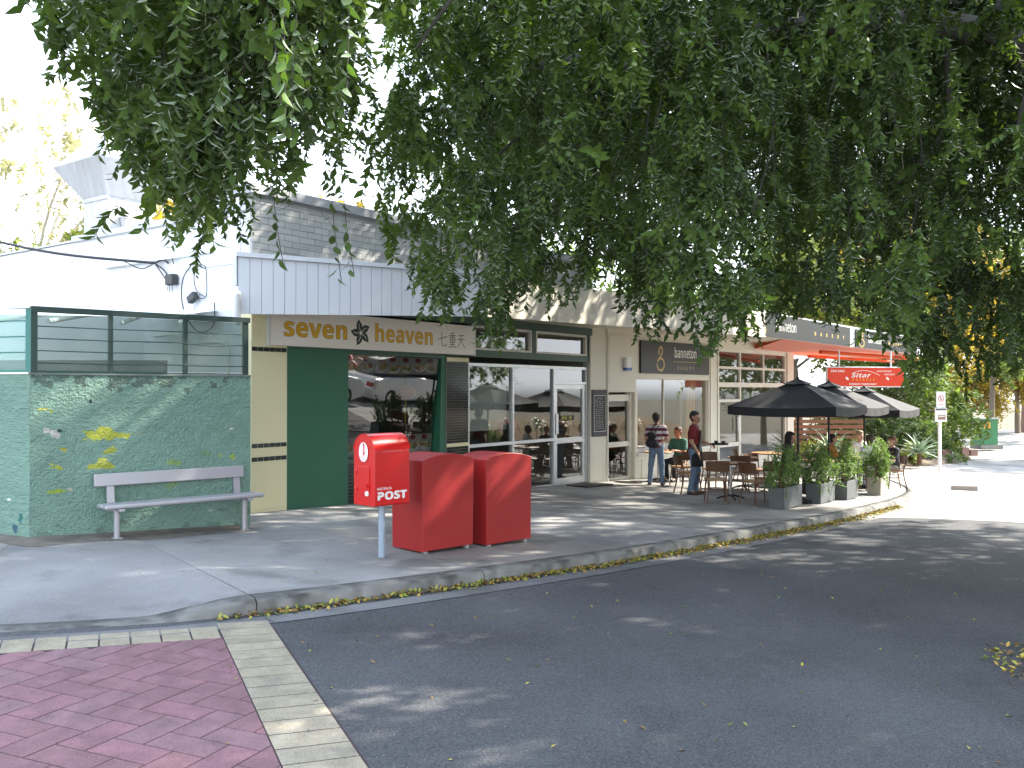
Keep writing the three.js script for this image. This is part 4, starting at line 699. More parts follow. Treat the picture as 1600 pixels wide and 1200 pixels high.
// ---------------------------------------------------------------- bakery seating
const chairParts = (() => {
  const seat = new THREE.Shape(); seat.moveTo(-0.17, -0.19); seat.quadraticCurveTo(0, -0.23, 0.17, -0.19); seat.quadraticCurveTo(0.235, 0, 0.20, 0.17); seat.quadraticCurveTo(0, 0.24, -0.20, 0.17); seat.quadraticCurveTo(-0.235, 0, -0.17, -0.19);
  const sg = new THREE.ExtrudeGeometry(seat, { depth: 0.022, bevelEnabled: true, bevelSize: 0.01, bevelThickness: 0.008, bevelSegments: 2, curveSegments: 8 }); sg.rotateX(-Math.PI / 2); sg.scale(1, 1, -1); sg.translate(0, 0.445, 0);
  { const i = sg.index; const p = sg.attributes.position; if (!i) { const a = p.array; for (let k = 0; k < a.length; k += 9) for (let m = 0; m < 3; m++) { const t = a[k + 3 + m]; a[k + 3 + m] = a[k + 6 + m]; a[k + 6 + m] = t; } } sg.computeVertexNormals(); }
  const back = grid(12, 4, (a, b) => { const th = (a - 0.5) * 1.9, hgt = lerp(0.655, 0.81, b) - (b < 0.5 ? 0 : 0) - 0.035 * (1 - b) * Math.cos(th * 0.8) + 0.02 * b * Math.cos(th); return V(0.235 * Math.sin(th) / Math.sin(0.95) * 0.95, hgt, -0.14 - 0.13 * Math.cos(th) - 0.03 * b); });
  const back2 = back.clone(); back2.translate(0, 0, -0.018);
  const fl = s => limb([V(s * 0.17, 0.44, 0.16), V(s * 0.185, 0.25, 0.185), V(s * 0.20, 0, 0.215)], 0.017, 0.013, 8, 7);
  const rl = s => limb([V(s * 0.20, 0, -0.26), V(s * 0.175, 0.25, -0.20), V(s * 0.165, 0.46, -0.175), V(s * 0.20, 0.66, -0.225), V(s * 0.215, 0.80, -0.255)], 0.016, 0.014, 12, 7);
  const ring = tube(Array.from({ length: 13 }, (_, i) => { const a = i / 12 * Math.PI * 2; return V(0.165 * Math.cos(a), 0.27, 0.165 * Math.sin(a)); }), 0.009, 24, 6);
  const brace = s => tube([V(s * 0.165, 0.40, -0.15), V(s * 0.15, 0.33, 0), V(s * 0.165, 0.40, 0.13)], 0.007, 10, 5);
  return { sg, back: merge([back, back2]), fl: [fl(-1), fl(1)], rl: [rl(-1), rl(1)], ring, braces: merge([brace(-1), brace(1)]) };
})();
const backM = std(C(0.10, 0.043, 0.018), 0.38, { side: THREE.DoubleSide });
function chair(X, Z, turn, label) {
  const c = thing('bistro_chair', label, 'chair', at(X, Z), turn, 'bakery bistro chairs');
  mesh('seat', chairParts.sg, M.woodSeat, c); mesh('backrest', chairParts.back, backM, c);
  for (const g of chairParts.fl) mesh('leg', g, M.wood, c); for (const g of chairParts.rl) mesh('leg', g, M.wood, c);
  mesh('stretcher', chairParts.ring, M.wood, c); mesh('brace', chairParts.braces, M.wood, c); return c;
}
const tblTop = new THREE.CylinderGeometry(0.34, 0.34, 0.03, 36), tblEdge = new THREE.TorusGeometry(0.34, 0.016, 8, 40).rotateX(Math.PI / 2);
function table(X, Z, label, s = 1) {
  const t = thing('cafe_table', label, 'table', at(X, Z), 0.4, 'bakery tables');
  const top = mesh('top', tblTop, M.woodLight, t); top.position.y = 0.735; top.scale.set(s, 1, s); const e = mesh('rim', tblEdge, M.wood, t); e.position.y = 0.735; e.scale.set(s, 1, s);
  mesh('column', cyl(V(0, 0.05, 0), V(0, 0.72, 0), 0.03, 0.03, 14), M.chrome, t);
  const feet = []; for (let i = 0; i < 4; i++) { const a = i * Math.PI / 2 + 0.3; feet.push(limb([V(0, 0.09, 0), V(0.16 * Math.cos(a), 0.06, 0.16 * Math.sin(a)), V(0.29 * Math.cos(a), 0.022, 0.29 * Math.sin(a))], 0.024, 0.016, 8, 7)); }
  for (const f of feet) mesh('foot', f, M.black, t); return t;
}
// turn 0: the chair faces the camera (+z); its back is on the far side
const PI = Math.PI;
chair(3.98, 17.5, PI - 0.1, 'wooden bistro chair seen from behind, nearest the waiter in the front row');
chair(4.72, 17.35, PI - 1.0, 'wooden bistro chair turned sideways at the middle of the front row');
chair(5.22, 18.25, PI + 0.15, 'wooden bistro chair next to the first planter, back to the road');
table(4.45, 18.25, 'small round cafe table among the front row of chairs', 0.95);
chair(3.75, 19.05, PI / 2 + 0.2, 'wooden bistro chair partly hidden behind the legs of the waiter');
chair(4.62, 20.6, 0.25, 'wooden bistro chair behind the waiter facing the road');
chair(5.05, 20.0, PI - 0.1, 'wooden bistro chair in the second row, back to the road');
chair(5.75, 20.9, 0.5, 'wooden bistro chair in the second row facing the road');
table(5.35, 20.75, 'round cafe table in the second row of chairs');
table(6.75, 23.6, 'wooden cafe table at the rear near the corner glazing', 1.3);
chair(6.05, 23.3, PI / 2, 'wooden bistro chair at the left of the rear cafe table');
chair(7.2, 22.8, PI + 0.4, 'wooden bistro chair at the front of the rear cafe table');
chair(3.98, 20.95, PI + 0.5, 'wooden bistro chair beside the seated child in green');
table(3.55, 21.75, 'small wooden table between the woman with the bag and the seated child');
chair(4.12, 22.35, -0.7, 'wooden bistro chair under the seated child in green');
chair(6.30, 20.55, -PI / 2 - 0.6, 'wooden bistro chair under the dark haired person by the first umbrella');
chair(7.35, 21.7, 1.2, 'wooden bistro chair behind the second planter');
table(7.2, 20.9, 'wooden cafe table behind the second planter', 1.2);
table(8.9, 23.0, 'large wooden table where the sunlit group sits', 1.7);
chair(8.15, 22.9, PI / 2, 'wooden bistro chair at the left of the sunlit group'); chair(8.75, 21.9, PI, 'wooden bistro chair of the sunlit group nearest the road'); chair(9.75, 22.9, -PI / 2, 'wooden bistro chair at the right of the sunlit group'); chair(9.3, 24.0, 0.2, 'wooden bistro chair at the far side of the sunlit group');
{
  const cups = [[4.40, 18.2, 'white'], [5.3, 20.7, 'white'], [5.5, 20.85, 'glass'], [3.5, 21.7, 'white'], [6.7, 23.5, 'glass'], [7.1, 20.9, 'glass']];
  const nm = ['white cup on the front row cafe table', 'white cup on the second row cafe table', 'glass tumbler on the second row cafe table', 'white cup on the table by the seated child', 'glass tumbler on the rear cafe table', 'glass tumbler on the table behind the second planter'];
  cups.forEach(([X, Z, k], i) => { const m = mesh(k === 'white' ? 'coffee_cup' : 'tumbler', new THREE.LatheGeometry([[0, 0], [0.025, 0], [0.04, 0.07], [0.036, 0.07], [0.022, 0.008], [0, 0.008]].map(q => new THREE.Vector2(...q)), 16), k === 'white' ? M.white : phys(C(0.9, 0.9, 0.9), 0.05, { transmission: 1, thickness: 0, ior: 1.45 })); m.position.copy(at(X, Z, 0.752)); tag(m, nm[i], 'cup', 'cups on the cafe tables'); });
}
// market umbrellas
function umbrella(X, Z, label, h = 2.5, half = 1.07) {
  const u = thing('market_umbrella', label, 'umbrella', at(X, Z), T1, 'black market umbrellas');
  const fab = phys(C(0.013, 0.013, 0.014), 0.8, { side: THREE.DoubleSide });
  const ye = h - 0.50, dirs = [[1, 1], [1, -1], [-1, -1], [-1, 1]];
  for (let i = 0; i < 4; i++) {
    const a = dirs[i], b = dirs[(i + 1) % 4];
    const pt = (s, t, sag) => { const x = lerp(a[0], b[0], s) * half, z = lerp(a[1], b[1], s) * half; const k = 0.10 + 0.90 * t; return V(x * k, lerp(h - 0.02, ye, t) - 0.06 * Math.sin(s * PI) * Math.sin(t * PI * 0.9) - 0.02 * Math.sin(s * PI) * t, z * k); };
    mesh('canopy_panel', grid(10, 10, (s, t) => pt(s, t)), fab, u);
    mesh('valance', grid(10, 2, (s, t) => { const v = pt(s, 1); v.y -= 0.17 * t; const o = 0.012 * Math.sin(s * 21 + i) * t; v.x += o; v.z += o; return v; }), fab, u);
    mesh('rib', cyl(V(a[0] * 0.05, h - 0.06, a[1] * 0.05), V(a[0] * (half - 0.01), ye - 0.015, a[1] * (half - 0.01)), 0.012, 0.009, 6), M.steel, u);
    mesh('strut', cyl(V(a[0] * 0.03, h - 0.72, a[1] * 0.03), V(a[0] * half * 0.52, lerp(h - 0.06, ye, 0.52), a[1] * half * 0.52), 0.008, 0.008, 6), M.steel, u);
  }
  for (let i = 0; i < 4; i++) { const a = dirs[i], b = dirs[(i + 1) % 4]; mesh('vent_flap', grid(6, 3, (s, t) => V(lerp(a[0], b[0], s) * half * (0.02 + 0.2 * t), h + 0.05 - 0.10 * t - 0.012 * Math.sin(s * PI), lerp(a[1], b[1], s) * half * (0.02 + 0.2 * t))), fab, u); }
  mesh('pole', cyl(V(0, 0, 0), V(0, h + 0.03, 0), 0.024, 0.024, 12), M.black, u); mesh('finial', new THREE.SphereGeometry(0.03, 12, 8).translate(0, h + 0.07, 0), M.black, u);
  mesh('base_plate', rbox(0.6, 0.05, 0.6, 0.01, 0, 0.035, 0), M.black, u); mesh('base_tube', cyl(V(0, 0.05, 0), V(0, 0.35, 0), 0.034, 0.034, 12), M.steel, u);
}
umbrella(5.84, 18.3, 'black market umbrella nearest the camera, over the first planter', 2.46); umbrella(7.12, 20.15, 'second black market umbrella, between the other two', 2.5, 1.05); umbrella(9.0, 22.9, 'third black market umbrella, farthest and brightest in the sun', 2.5, 1.1);
// ---------------------------------------------------------------- people
function surfaceNet(field, lo, hi, cell) {
  const n = [0, 1, 2].map(i => Math.ceil((hi[i] - lo[i]) / cell) + 2), [nx, ny, nz] = n, F = new Float32Array(nx * ny * nz), id = (x, y, z) => x + nx * (y + ny * z);
  for (let z = 0; z < nz; z++) for (let y = 0; y < ny; y++) for (let x = 0; x < nx; x++) F[id(x, y, z)] = field(lo[0] + x * cell, lo[1] + y * cell, lo[2] + z * cell);
  const vi = new Int32Array(nx * ny * nz).fill(-1), P = [], I = [];
  for (let z = 0; z < nz - 1; z++) for (let y = 0; y < ny - 1; y++) for (let x = 0; x < nx - 1; x++) {
    let m = 0, sx = 0, sy = 0, sz = 0, c = 0; const f = [];
    for (let k = 0; k < 8; k++) { const v = F[id(x + (k & 1), y + ((k >> 1) & 1), z + (k >> 2))]; f.push(v); if (v < 0) m |= 1 << k; }
    if (m === 0 || m === 255) continue;
    for (let a = 0; a < 8; a++) for (const e of [1, 2, 4]) { const b = a | e; if (b === a || (f[a] < 0) === (f[b] < 0)) continue; const t = f[a] / (f[a] - f[b]); sx += (a & 1) + (e === 1 ? t : 0); sy += ((a >> 1) & 1) + (e === 2 ? t : 0); sz += (a >> 2) + (e === 4 ? t : 0); c++; }
    vi[id(x, y, z)] = P.length / 3; P.push(lo[0] + (x + sx / c) * cell, lo[1] + (y + sy / c) * cell, lo[2] + (z + sz / c) * cell);
  }
  for (let z = 1; z < nz - 1; z++) for (let y = 1; y < ny - 1; y++) for (let x = 1; x < nx - 1; x++) {
    const a = F[id(x, y, z)] < 0, q = (p0, p1, p2, p3, flip) => { if (p0 < 0 || p1 < 0 || p2 < 0 || p3 < 0) return; flip ? I.push(p0, p2, p1, p0, p3, p2) : I.push(p0, p1, p2, p0, p2, p3); };
    if (a !== (F[id(x + 1, y, z)] < 0)) q(vi[id(x, y - 1, z - 1)], vi[id(x, y, z - 1)], vi[id(x, y, z)], vi[id(x, y - 1, z)], !a);
    if (a !== (F[id(x, y + 1, z)] < 0)) q(vi[id(x - 1, y, z - 1)], vi[id(x - 1, y, z)], vi[id(x, y, z)], vi[id(x, y, z - 1)], !a);
    if (a !== (F[id(x, y, z + 1)] < 0)) q(vi[id(x - 1, y - 1, z)], vi[id(x, y - 1, z)], vi[id(x, y, z)], vi[id(x - 1, y, z)], !a);
  }
  const g = new THREE.BufferGeometry(); g.setAttribute('position', new THREE.Float32BufferAttribute(P, 3)); g.setIndex(I); g.computeVertexNormals();
  g.setAttribute('uv', new THREE.Float32BufferAttribute(new Float32Array(P.length / 3 * 2).map((_, i) => i % 2 ? P[(i >> 1) * 3 + 1] : P[(i >> 1) * 3] + P[(i >> 1) * 3 + 2]), 2)); return g;
}
function blend(bones, cell, k = 0.03, cut) {                         // bones: [ax,ay,az,ra, bx,by,bz,rb]
  const lo = [9, 9, 9], hi = [-9, -9, -9];
  for (const b of bones) for (let i = 0; i < 3; i++) { lo[i] = Math.min(lo[i], b[i] - b[3], b[i + 4] - b[7]); hi[i] = Math.max(hi[i], b[i] + b[3], b[i + 4] + b[7]); }
  for (let i = 0; i < 3; i++) { lo[i] -= 3 * cell; hi[i] += 3 * cell; }
  const f = (x, y, z) => {
    let d = 9;
    for (const b of bones) {
      const ux = b[4] - b[0], uy = b[5] - b[1], uz = b[6] - b[2], l = ux * ux + uy * uy + uz * uz, px = x - b[0], py = y - b[1], pz = z - b[2];
      let t = l > 0 ? (px * ux + py * uy + pz * uz) / l : 0; t = t < 0 ? 0 : t > 1 ? 1 : t;
      const ex = px - ux * t, ey = py - uy * t, ez = pz - uz * t, q = Math.sqrt(ex * ex + ey * ey + ez * ez) - (b[3] + (b[7] - b[3]) * t);
      if (q < d - k) d = q; else if (q < d + k) { const h = 0.5 + 0.5 * (d - q) / k; d = d + (q - d) * h - k * h * (1 - h); }
    }
    if (cut) d = Math.max(d, cut(x, y, z));
    return d;
  };
  return surfaceNet(f, lo, hi, cell);
}
const bone = (a, ra, b, rb) => [a.x, a.y, a.z, ra, b.x, b.y, b.z, rb];
function person(o) {
  const p = thing('person', o.label, 'person', o.pos, o.turn), s = o.scale || 1, J = {
    pelvis: V(0, 0.95, 0), waist: V(0, 1.10, 0), chest: V(0, 1.29, 0), neck: V(0, 1.46, 0), head: V(0, 1.62, 0.01),
    shL: V(0.175, 1.40, 0), elL: V(0.22, 1.12, -0.03), wrL: V(0.22, 0.87, 0.05), shR: V(-0.175, 1.40, 0), elR: V(-0.22, 1.12, -0.03), wrR: V(-0.22, 0.87, 0.05),
    hipL: V(0.085, 0.92, 0), knL: V(0.095, 0.50, 0.02), anL: V(0.10, 0.08, -0.02), hipR: V(-0.085, 0.92, 0), knR: V(-0.095, 0.50, 0.02), anR: V(-0.10, 0.08, -0.02),
  };
  for (const k in o.pose || {}) J[k] = V(...o.pose[k]);
  const mid = (a, b, t) => a.clone().lerp(b, t), face = V(...(o.face || [0, 0, 1])).normalize(), up = V(0, 1, 0), side = new THREE.Vector3().crossVectors(up, face).normalize();
  const H = (f, u, sd) => J.head.clone().addScaledVector(face, f).addScaledVector(up, u).addScaledVector(side, sd);
  const foot = (an, sg) => { const t = (o.toes && o.toes[sg > 0 ? 0 : 1]) || [0.03 * sg, -0.04, 0.17]; return an.clone().add(V(...t)); };
  const tL = foot(J.anL, 1), tR = foot(J.anR, -1);
  const skin = std(o.skin || C(0.42, 0.22, 0.14), 0.55), hairM = std(o.hair || C(0.02, 0.014, 0.01), 0.7), topM = o.topMat || std(o.top, 0.85), legM = o.legMat || std(o.legs, 0.85), shoeM = std(o.shoes || C(0.03, 0.025, 0.02), 0.6);
  // body: one surface
  const B = [bone(J.pelvis, 0.10, J.waist, 0.095), bone(J.waist, 0.095, J.chest, 0.11), bone(mid(J.shL, J.shR, 0.2), 0.07, mid(J.shL, J.shR, 0.8), 0.07), bone(J.chest, 0.1, J.neck, 0.055), bone(J.neck, 0.05, H(-0.01, -0.06, 0), 0.05)];
  for (const q of ['L', 'R']) { B.push(bone(J['sh' + q], 0.052, J['el' + q], 0.040), bone(J['el' + q], 0.040, J['wr' + q], 0.027), bone(J['hip' + q], 0.082, J['kn' + q], 0.055), bone(J['kn' + q], 0.055, J['an' + q], 0.036), bone(J['an' + q], 0.036, q === 'L' ? tL : tR, 0.025)); }
  const bodyG = blend(B, 0.014, 0.035);
  const headG = blend([bone(H(-0.02, 0.035, 0), 0.088, H(-0.005, 0.03, 0), 0.085), bone(H(0.02, -0.035, 0), 0.068, H(0.035, -0.075, 0), 0.04), bone(H(0.085, 0.015, 0), 0.012, H(0.108, -0.02, 0), 0.017), bone(H(-0.01, -0.005, 0.085), 0.014, H(-0.02, 0.025, 0.09), 0.017), bone(H(-0.01, -0.005, -0.085), 0.014, H(-0.02, 0.025, -0.09), 0.017), bone(H(0.085, -0.052, 0.018), 0.011, H(0.085, -0.052, -0.018), 0.011), bone(H(0.07, 0.03, 0.045), 0.016, H(0.07, 0.03, 0.02), 0.016), bone(H(0.07, 0.03, -0.045), 0.016, H(0.07, 0.03, -0.02), 0.016), bone(H(-0.02, -0.05, 0), 0.05, J.neck, 0.05)], 0.0075, 0.02);
  const hand = (el, wr, grip) => {
    const d = wr.clone().sub(el).normalize(), a = Math.abs(d.y) > 0.9 ? V(0, 0, 1) : V(0, 1, 0), w = new THREE.Vector3().crossVectors(d, a).normalize(), nrm = new THREE.Vector3().crossVectors(w, d).normalize(), pt = (f, x, n) => wr.clone().addScaledVector(d, f).addScaledVector(w, x).addScaledVector(nrm, n), c = grip ? -0.045 : -0.018, L = [];
    L.push(bone(wr, 0.026, pt(0.03, 0, 0), 0.026)); for (let i = 0; i < 4; i++) { const x = (i - 1.5) * 0.02, len = [0.066, 0.076, 0.07, 0.054][i]; L.push(bone(pt(0.02, x * 0.7, 0), 0.017, pt(0.085, x, 0), 0.0115), bone(pt(0.085, x, 0), 0.0105, pt(0.085 + len * 0.55, x * 1.1, c * 0.5), 0.0095), bone(pt(0.085 + len * 0.55, x * 1.1, c * 0.5), 0.0095, pt(0.085 + len * (grip ? 0.6 : 0.95), x * 1.1, c * 1.4), 0.008)); }
    L.push(bone(pt(0.02, 0.028, 0), 0.014, pt(0.055, 0.055, c * 0.4), 0.012), bone(pt(0.055, 0.055, c * 0.4), 0.011, pt(0.09, 0.058, c), 0.009)); return blend(L, 0.0055, 0.008);
  };
  const list = [bodyG, headG, hand(J.elL, J.wrL, o.gripL), hand(J.elR, J.wrR, o.gripR)];
  mesh('body', list, skin, p);
  for (const e of [-1, 1]) mesh('eye', new THREE.SphereGeometry(0.011, 8, 6).translate(...H(0.082, 0.022, e * 0.032).toArray()), M.black, p);
  mesh('mouth', blend([bone(H(0.092, -0.052, 0.02), 0.007, H(0.092, -0.052, -0.02), 0.007)], 0.004, 0.004), std(C(0.28, 0.08, 0.06), 0.6), p);
  // hair
  const hs = [bone(H(-0.035, 0.062, 0), 0.094, H(0.0, 0.062, 0), 0.088), bone(H(-0.05, 0.01, 0), 0.078, H(-0.04, -0.03, 0), 0.066)];
  if (o.longHair) hs.push(bone(H(-0.06, 0, 0), 0.08, H(-0.09, -o.longHair, 0), 0.07), bone(H(-0.02, 0.02, 0.06), 0.05, H(-0.04, -o.longHair, 0.07), 0.045), bone(H(-0.02, 0.02, -0.06), 0.05, H(-0.04, -o.longHair, -0.07), 0.045));
  const fx = face.x, fz = face.z, hc = J.head;
  mesh('hair', blend(hs, 0.010, 0.03, (x, y, z) => { const f = (x - hc.x) * fx + (z - hc.z) * fz; return Math.min(f - 0.035, 0.05 + (hc.y + 0.055 - y) * 0.6) > 0 && f > 0.035 && y < hc.y + 0.085 ? 0.02 : -1; }), hairM, p);
  // top
  const e = 0.018, T = [bone(J.pelvis.clone().add(V(0, 0.02, 0)), 0.115 + e, J.waist, 0.105 + e), bone(J.waist, 0.105 + e, J.chest, 0.118 + e), bone(mid(J.shL, J.shR, 0.12), 0.072 + e, mid(J.shL, J.shR, 0.88), 0.072 + e), bone(J.chest, 0.1 + e, mid(J.chest, J.neck, 0.8), 0.07)];
  for (const q of ['L', 'R']) { const sh = J['sh' + q], el = J['el' + q], wr = J['wr' + q]; if (o.sleeve === 'long') T.push(bone(sh, 0.062 + e * 0.6, el, 0.05 + e * 0.5), bone(el, 0.05 + e * 0.5, mid(el, wr, 0.93), 0.035 + e * 0.3)); else T.push(bone(sh, 0.062 + e * 0.6, mid(sh, el, 0.62), 0.054 + e)); }
  mesh('shirt', blend(T, 0.013, 0.035), topM, p);
  const Lg = [bone(J.pelvis.clone().add(V(0, 0.03, 0)), 0.105 + e, J.pelvis.clone().add(V(0, -0.02, 0)), 0.12)];
  for (const q of ['L', 'R']) Lg.push(bone(J['hip' + q], 0.096, J['kn' + q], 0.070), bone(J['kn' + q], 0.068, J['an' + q].clone().add(V(0, 0.01, 0)), 0.055));
  mesh('trousers', blend(Lg, 0.013, 0.035), legM, p);
  for (const [a, t] of [[J.anL, tL], [J.anR, tR]]) mesh('shoe', blend([bone(a.clone().add(V(0, -0.035, -0.02)), 0.042, t, 0.035), bone(a, 0.045, a.clone().add(V(0, -0.03, 0)), 0.045)], 0.010, 0.03, (x, y) => (-(y - (Math.min(a.y, t.y) - 0.06)))), shoeM, p);
  p.scale.setScalar(s); return p;
}
const sit = (o = {}) => ({ pelvis: [0, 0.53, -0.02], waist: [0, 0.68, -0.02], chest: [0, 0.88, 0.0], neck: [0, 1.05, 0.02], head: [0, 1.21, 0.05], shL: [0.17, 0.99, 0.0], shR: [-0.17, 0.99, 0.0], elL: [0.22, 0.74, 0.10], elR: [-0.22, 0.74, 0.10], wrL: [0.12, 0.78, 0.32], wrR: [-0.12, 0.78, 0.32], hipL: [0.09, 0.52, 0.02], hipR: [-0.09, 0.52, 0.02], knL: [0.11, 0.50, 0.43], knR: [-0.11, 0.50, 0.43], anL: [0.11, 0.08, 0.40], anR: [-0.11, 0.08, 0.40], ...o });
const stripes = tex(8, 128, 0.14, (u, v) => v < 0.5 ? [0.62, 0.55, 0.55] : [0.16, 0.03, 0.05]);
const denim = std(C(1, 1, 1), 0.9, { map: tex(256, 256, 0.6, (u, v) => { const n = fbm(u, v, 6, 4), k = 1 + 0.5 * (n - 0.5); return [0.13 * k, 0.19 * k, 0.27 * k]; }) });
// waiter: turned towards the street, tray on the right arm
person({ label: 'waiter in maroon shirt and black apron carrying a black tray', pos: at(3.85, 18.95), turn: 1.25, scale: 1.0, skin: C(0.40, 0.21, 0.13), hair: C(0.012, 0.009, 0.008), top: C(0.16, 0.012, 0.016), legMat: denim, shoes: C(0.05, 0.03, 0.02), face: [-0.45, -0.1, 1],
  pose: { head: [0.0, 1.615, 0.03], elL: [0.20, 1.14, 0.05], wrL: [0.13, 1.07, 0.30], elR: [-0.215, 1.13, -0.03], wrR: [-0.20, 0.90, 0.10], knL: [0.09, 0.50, 0.06], anL: [0.09, 0.08, 0.02], anR: [-0.10, 0.08, -0.08] }, gripL: true });
{
  const w = scene.children[scene.children.length - 1];
  mesh('apron', grid(12, 10, (a, b) => { const th = (a - 0.5) * 3.6, y = lerp(0.60, 1.06, b), r = lerp(0.185, 0.150, b) + 0.006 * Math.sin(a * 30) * (1 - b); return V(r * 1.08 * Math.sin(th), y, r * Math.cos(th) + 0.01); }), std(C(0.010, 0.010, 0.011), 0.85, { side: THREE.DoubleSide }), w);
  mesh('apron_bib', grid(8, 8, (a, b) => V((a - 0.5) * lerp(0.26, 0.17, b), lerp(1.05, 1.36, b), 0.152 - 0.05 * Math.pow((a - 0.5) * 2, 2) * 0.6 + 0.01 * Math.sin(b * 3))), std(C(0.010, 0.010, 0.011), 0.85, { side: THREE.DoubleSide }), w);
  const c = Math.cos(1.25), s = Math.sin(1.25), lx = 0.10, lz = 0.50, tp = at(3.85, 18.95).add(V(lx * c + lz * s, 1.065, -lx * s + lz * c));
  const t = thing('serving_tray', 'black serving tray held out by the waiter', 'tray', tp, 1.25);
  mesh('tray_base', new THREE.CylinderGeometry(0.2, 0.19, 0.018, 28), M.blackGloss, t); mesh('tray_rim', new THREE.TorusGeometry(0.2, 0.01, 6, 28).rotateX(PI / 2).translate(0, 0.014, 0), M.blackGloss, t);
  for (const [x, z, k] of [[0.05, -0.06, 0], [-0.04, 0.10, 1]]) { const cu = mesh('black_cup', new THREE.LatheGeometry([[0, 0], [0.03, 0], [0.042, 0.06], [0.038, 0.06], [0.027, 0.006], [0, 0.006]].map(q => new THREE.Vector2(...q)), 14), M.black); cu.position.copy(V(x, 0.01, z).applyAxisAngle(V(0, 1, 0), 1.25).add(tp)); tag(cu, k ? 'black cup at the outer edge of the waiter\'s tray' : 'black cup at the middle of the waiter\'s tray', 'cup', 'cups on the tray'); }
}
person({ label: 'woman in striped top and blue jeans seen from behind with a dark bag', pos: at(3.36, 20.85), turn: PI - 0.25, scale: 0.955, skin: C(0.40, 0.22, 0.15), hair: C(0.035, 0.026, 0.02), topMat: std(C(1, 1, 1), 0.9, { map: stripes }), legMat: denim, shoes: C(0.10, 0.09, 0.09), face: [-0.25, -0.15, 1],
  pose: { shL: [0.185, 1.39, 0.0], shR: [-0.185, 1.39, 0], elL: [0.24, 1.12, 0.0], wrL: [0.12, 1.02, 0.22], elR: [-0.24, 1.14, 0.02], wrR: [-0.10, 1.04, 0.24], pelvis: [0, 0.95, -0.02], knL: [0.13, 0.5, 0.0], anL: [0.16, 0.08, -0.02], knR: [-0.12, 0.5, 0.02], anR: [-0.14, 0.08, 0.0] } });
{
  const a = PI - 0.25, tp = at(3.36, 20.85).add(V(0.08, 1.07, -0.20).applyAxisAngle(V(0, 1, 0), a));
  const b = thing('backpack', 'small dark backpack slung over the striped top of the woman', 'bag', tp, a);
  mesh('pouch', blend([bone(V(-0.05, -0.10, 0), 0.10, V(0.05, -0.08, 0), 0.105), bone(V(-0.03, 0.10, 0.01), 0.075, V(0.05, 0.11, 0.01), 0.075)], 0.012, 0.06), std(C(0.012, 0.012, 0.014), 0.7), b);
  mesh('strap', [tube([V(0.05, 0.15, 0.03), V(0.0, 0.27, 0.07), V(-0.10, 0.37, 0.16)], 0.014, 14, 6), tube([V(-0.06, 0.15, 0.03), V(-0.10, 0.25, 0.06), V(-0.15, 0.34, 0.15)], 0.012, 14, 6)], M.black, b);
}
person({ label: 'child in green shirt sitting at the small table by the bakery window', pos: at(4.15, 22.3), turn: -0.75, scale: 1.0, skin: C(0.5, 0.2, 0.1), hair: C(0.06, 0.028, 0.014), top: C(0.05, 0.15, 0.115), legs: C(0.015, 0.015, 0.017), shoes: C(0.04, 0.03, 0.025), face: [-0.1, -0.15, 1], pose: sit({ anL: [0.11, 0.10, 0.36], anR: [-0.11, 0.10, 0.36] }) });
person({ label: 'person with long dark hair in a dark jacket seated under the first umbrella', pos: at(6.30, 20.5), turn: -PI / 2 - 0.6 + PI, scale: 1.03, skin: C(0.42, 0.22, 0.15), hair: C(0.014, 0.011, 0.011), longHair: 0.22, top: C(0.045, 0.04, 0.035), sleeve: 'long', legs: C(0.02, 0.02, 0.025), face: [0.1, -0.3, 1], pose: sit({ head: [0, 1.19, 0.08], chest: [0, 0.87, 0.03] }) });
person({ label: 'dark haired diner in orange shirt at the left of the sunlit group', pos: at(8.15, 22.9), turn: PI / 2, scale: 0.97, hair: C(0.012, 0.01, 0.01), skin: C(0.38, 0.2, 0.13), top: C(0.55, 0.2, 0.05), legs: C(0.04, 0.04, 0.05), pose: sit() });
person({ label: 'diner in white shirt with fair hair at the far side of the sunlit group', pos: at(9.3, 24.0), turn: 0.2, scale: 1.05, hair: C(0.35, 0.25, 0.14), skin: C(0.55, 0.34, 0.25), top: C(0.75, 0.74, 0.7), sleeve: 'long', legs: C(0.2, 0.2, 0.22), pose: sit() });
person({ label: 'diner in white shirt with brown hair sitting back to the road', pos: at(8.75, 21.9), turn: PI, scale: 1.0, hair: C(0.05, 0.03, 0.02), skin: C(0.45, 0.26, 0.18), top: C(0.7, 0.7, 0.68), legs: C(0.05, 0.06, 0.09), pose: sit() });
person({ label: 'diner in dark top with reddish hair at the right of the sunlit group', pos: at(9.75, 22.9), turn: -PI / 2, scale: 0.98, hair: C(0.16, 0.07, 0.035), skin: C(0.5, 0.3, 0.22), top: C(0.03, 0.03, 0.035), legs: C(0.3, 0.26, 0.2), pose: sit() });
